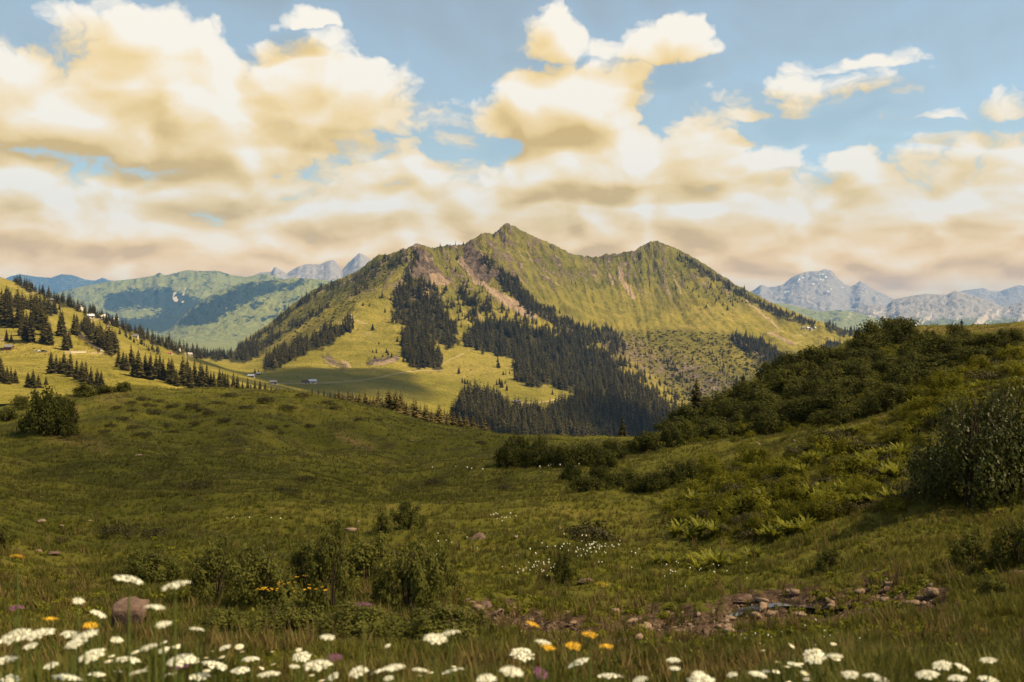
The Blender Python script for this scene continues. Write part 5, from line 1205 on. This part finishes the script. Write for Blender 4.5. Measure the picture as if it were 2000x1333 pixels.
# parked cars by the roadside hut
def paint(name, c):
    m, t_ = new_mat(name)
    finish(t_, mixc(t_, noise(t_, nd(t_, 'ShaderNodeTexCoord', out=3), 4), c, tuple(x * .85 for x in c)), 0.25, 0.5); return m
M_TYRE = mat_plain('tyre_rubber', (.02, .02, .02), .8, .2); M_LAMP = mat_plain('lamp_glass', (.7, .7, .68), .2, .5, .05)
def car(px, py, rz, mat_, label):
    p = C.at(px, py); t = thing('parked_car', p + Vector((0, 0, .05)), rz)
    body = [(-2.15, .35), (2.1, .35), (2.15, .7), (1.95, .88), (1.0, .98), (.45, 1.42), (-1.35, 1.46), (-2.0, 1.0), (-2.15, .8)]
    prism('body', body, -.86, .86, mat_, t)
    for s_ in (-1, 1):
        prism('window', [(-1.75, 1.0), (.82, 1.0), (.40, 1.36), (-1.3, 1.39)], s_ * .868 - .006, s_ * .868 + .006, M_GLASS, t)
        box('headlight', 2.08, 2.17, s_ * .62 - .14, s_ * .62 + .14, .62, .76, M_LAMP, t)
        for wx in (-1.35, 1.35):
            wv = [(wx + .33 * math.cos(2 * math.pi * i / 12), .33 + .33 * math.sin(2 * math.pi * i / 12)) for i in range(12)]
            wh = prism('wheel', wv, s_ * .80 - .1, s_ * .80 + .1, M_TYRE, t)
            prism('rim', [(wx + .19 * math.cos(2 * math.pi * i / 8), .33 + .19 * math.sin(2 * math.pi * i / 8)) for i in range(8)], s_ * .905 - .006, s_ * .905 + .006, M_TIN, wh)
    return tag(t, label, 'car', 'cars by the roadside hut')
car(74, 688, .05, paint('white_paint', (.75, .72, .68)), 'white car parked on the pasture road'); car(86, 688, .08, paint('black_paint', (.02, .02, .025)), 'black car parked right of the white car'); car(5, 684, -.1, paint('dark_paint', (.05, .045, .05)), 'dark car parked left of the roadside hut')
# pale road walls
def road_wall(pts, label):
    t = None; ctr = [C.at(x, y) for x, y in pts]
    t = thing('road_wall', ctr[0])
    co, fa = [], []
    for i, p in enumerate(ctr):
        q = p - ctr[0]; b = len(co)
        co += [(q.x, q.y - .25, q.z - 1), (q.x, q.y + .25, q.z - 1), (q.x, q.y + .25, q.z + .85), (q.x, q.y - .25, q.z + .85)]
    for i in range(len(ctr) - 1):
        b = 4 * i
        fa += [(b + j, b + (j + 1) % 4, b + 4 + (j + 1) % 4, b + 4 + j) for j in range(4)]
    fa += [(0, 1, 2, 3), tuple(range(len(co) - 4, len(co)))]
    mesh_obj('parapet', co, fa, M_PLASTER, t)
    for i in range(6):
        f = i / 5 * (len(ctr) - 1); j = min(int(f), len(ctr) - 2); q = ctr[j].lerp(ctr[j + 1], f - j) - ctr[0]
        box('post', q.x - .2, q.x + .2, q.y - .22, q.y + .22, q.z + .85, q.z + 1.5, M_PLASTER, t)
    return tag(t, label, 'wall', 'road walls')
road_wall([(138, 689), (150, 689.5), (168, 689)], 'pale road wall below the spruce clump'); road_wall([(197, 686), (208, 687), (219, 688)], 'white road wall with posts at the end of the spur')

# ------------------------------------------------------------------ hiker on the right skyline
def skin_mat(): return mat_plain('skin', (.45, .26, .18), .6, .3, .1)
def person(p, face):
    V = {'pelvis': (0, 0, .95), 'waist': (0, 0, 1.12), 'chest': (0, .01, 1.35), 'neck': (0, .02, 1.5), 'head': (0, .03, 1.62), 'crown': (0, .03, 1.74),
         'sl': (.19, 0, 1.42), 'el': (.26, .02, 1.15), 'hl': (.24, .12, .93), 'sr': (-.19, 0, 1.42), 'er': (-.26, .02, 1.15), 'hr': (-.24, .12, .93),
         'pl': (.1, 0, .9), 'kl': (.11, .05, .5), 'al': (.11, 0, .09), 'tl': (.12, .16, .05), 'pr': (-.1, 0, .9), 'kr': (-.11, -.02, .5), 'ar': (-.11, -.06, .09), 'tr': (-.12, .1, .05)}
    E_ = [('pelvis', 'waist'), ('waist', 'chest'), ('chest', 'neck'), ('neck', 'head'), ('head', 'crown'), ('chest', 'sl'), ('sl', 'el'), ('el', 'hl'), ('chest', 'sr'), ('sr', 'er'), ('er', 'hr'), ('pelvis', 'pl'), ('pl', 'kl'), ('kl', 'al'), ('al', 'tl'), ('pelvis', 'pr'), ('pr', 'kr'), ('kr', 'ar'), ('ar', 'tr')]
    rad = {'pelvis': .15, 'waist': .14, 'chest': .16, 'neck': .06, 'head': .095, 'crown': .08, 'sl': .075, 'sr': .075, 'el': .05, 'er': .05, 'hl': .04, 'hr': .04, 'pl': .095, 'pr': .095, 'kl': .065, 'kr': .065, 'al': .045, 'ar': .045, 'tl': .04, 'tr': .04}
    ks = list(V); me = bpy.data.meshes.new('body')
    me.from_pydata([V[k] for k in ks], [(ks.index(a), ks.index(b)) for a, b in E_], [])
    me.materials.append(mat_plain('dark_clothing', (.03, .03, .04), .8, .2, .2))
    t = thing('person', p, face)
    o = link('body', me, t)
    md = o.modifiers.new('skin', 'SKIN')
    for i, k in enumerate(ks): me.skin_vertices[0].data[i].radius = (rad[k], rad[k]) if False else (rad[k], rad[k] * .8)
    me.skin_vertices[0].data[0].use_root = True
    o.modifiers.new('sub', 'SUBSURF').render_levels = 1
    v, f = ico(2)
    mesh_obj('hair', v * (.10, .11, .09) + (0, .02, 1.71), f, M_DARKWOOD, t)
    mesh_obj('rucksack', v * (.15, .11, .24) + (0, -.19, 1.28), f, M_REDROOF, t)
    return tag(t, 'hiker in dark clothes standing behind the grassy skyline', 'person')
zt = lambda d_: (CY - 624.5) / F * d_
dP = min(np.linspace(146, 230, 120), key=lambda d_: abs(A.at_d(1878, d_).z + 1.82 - zt(d_)))
person(A.at_d(1878, float(dP)), math.pi * .8)
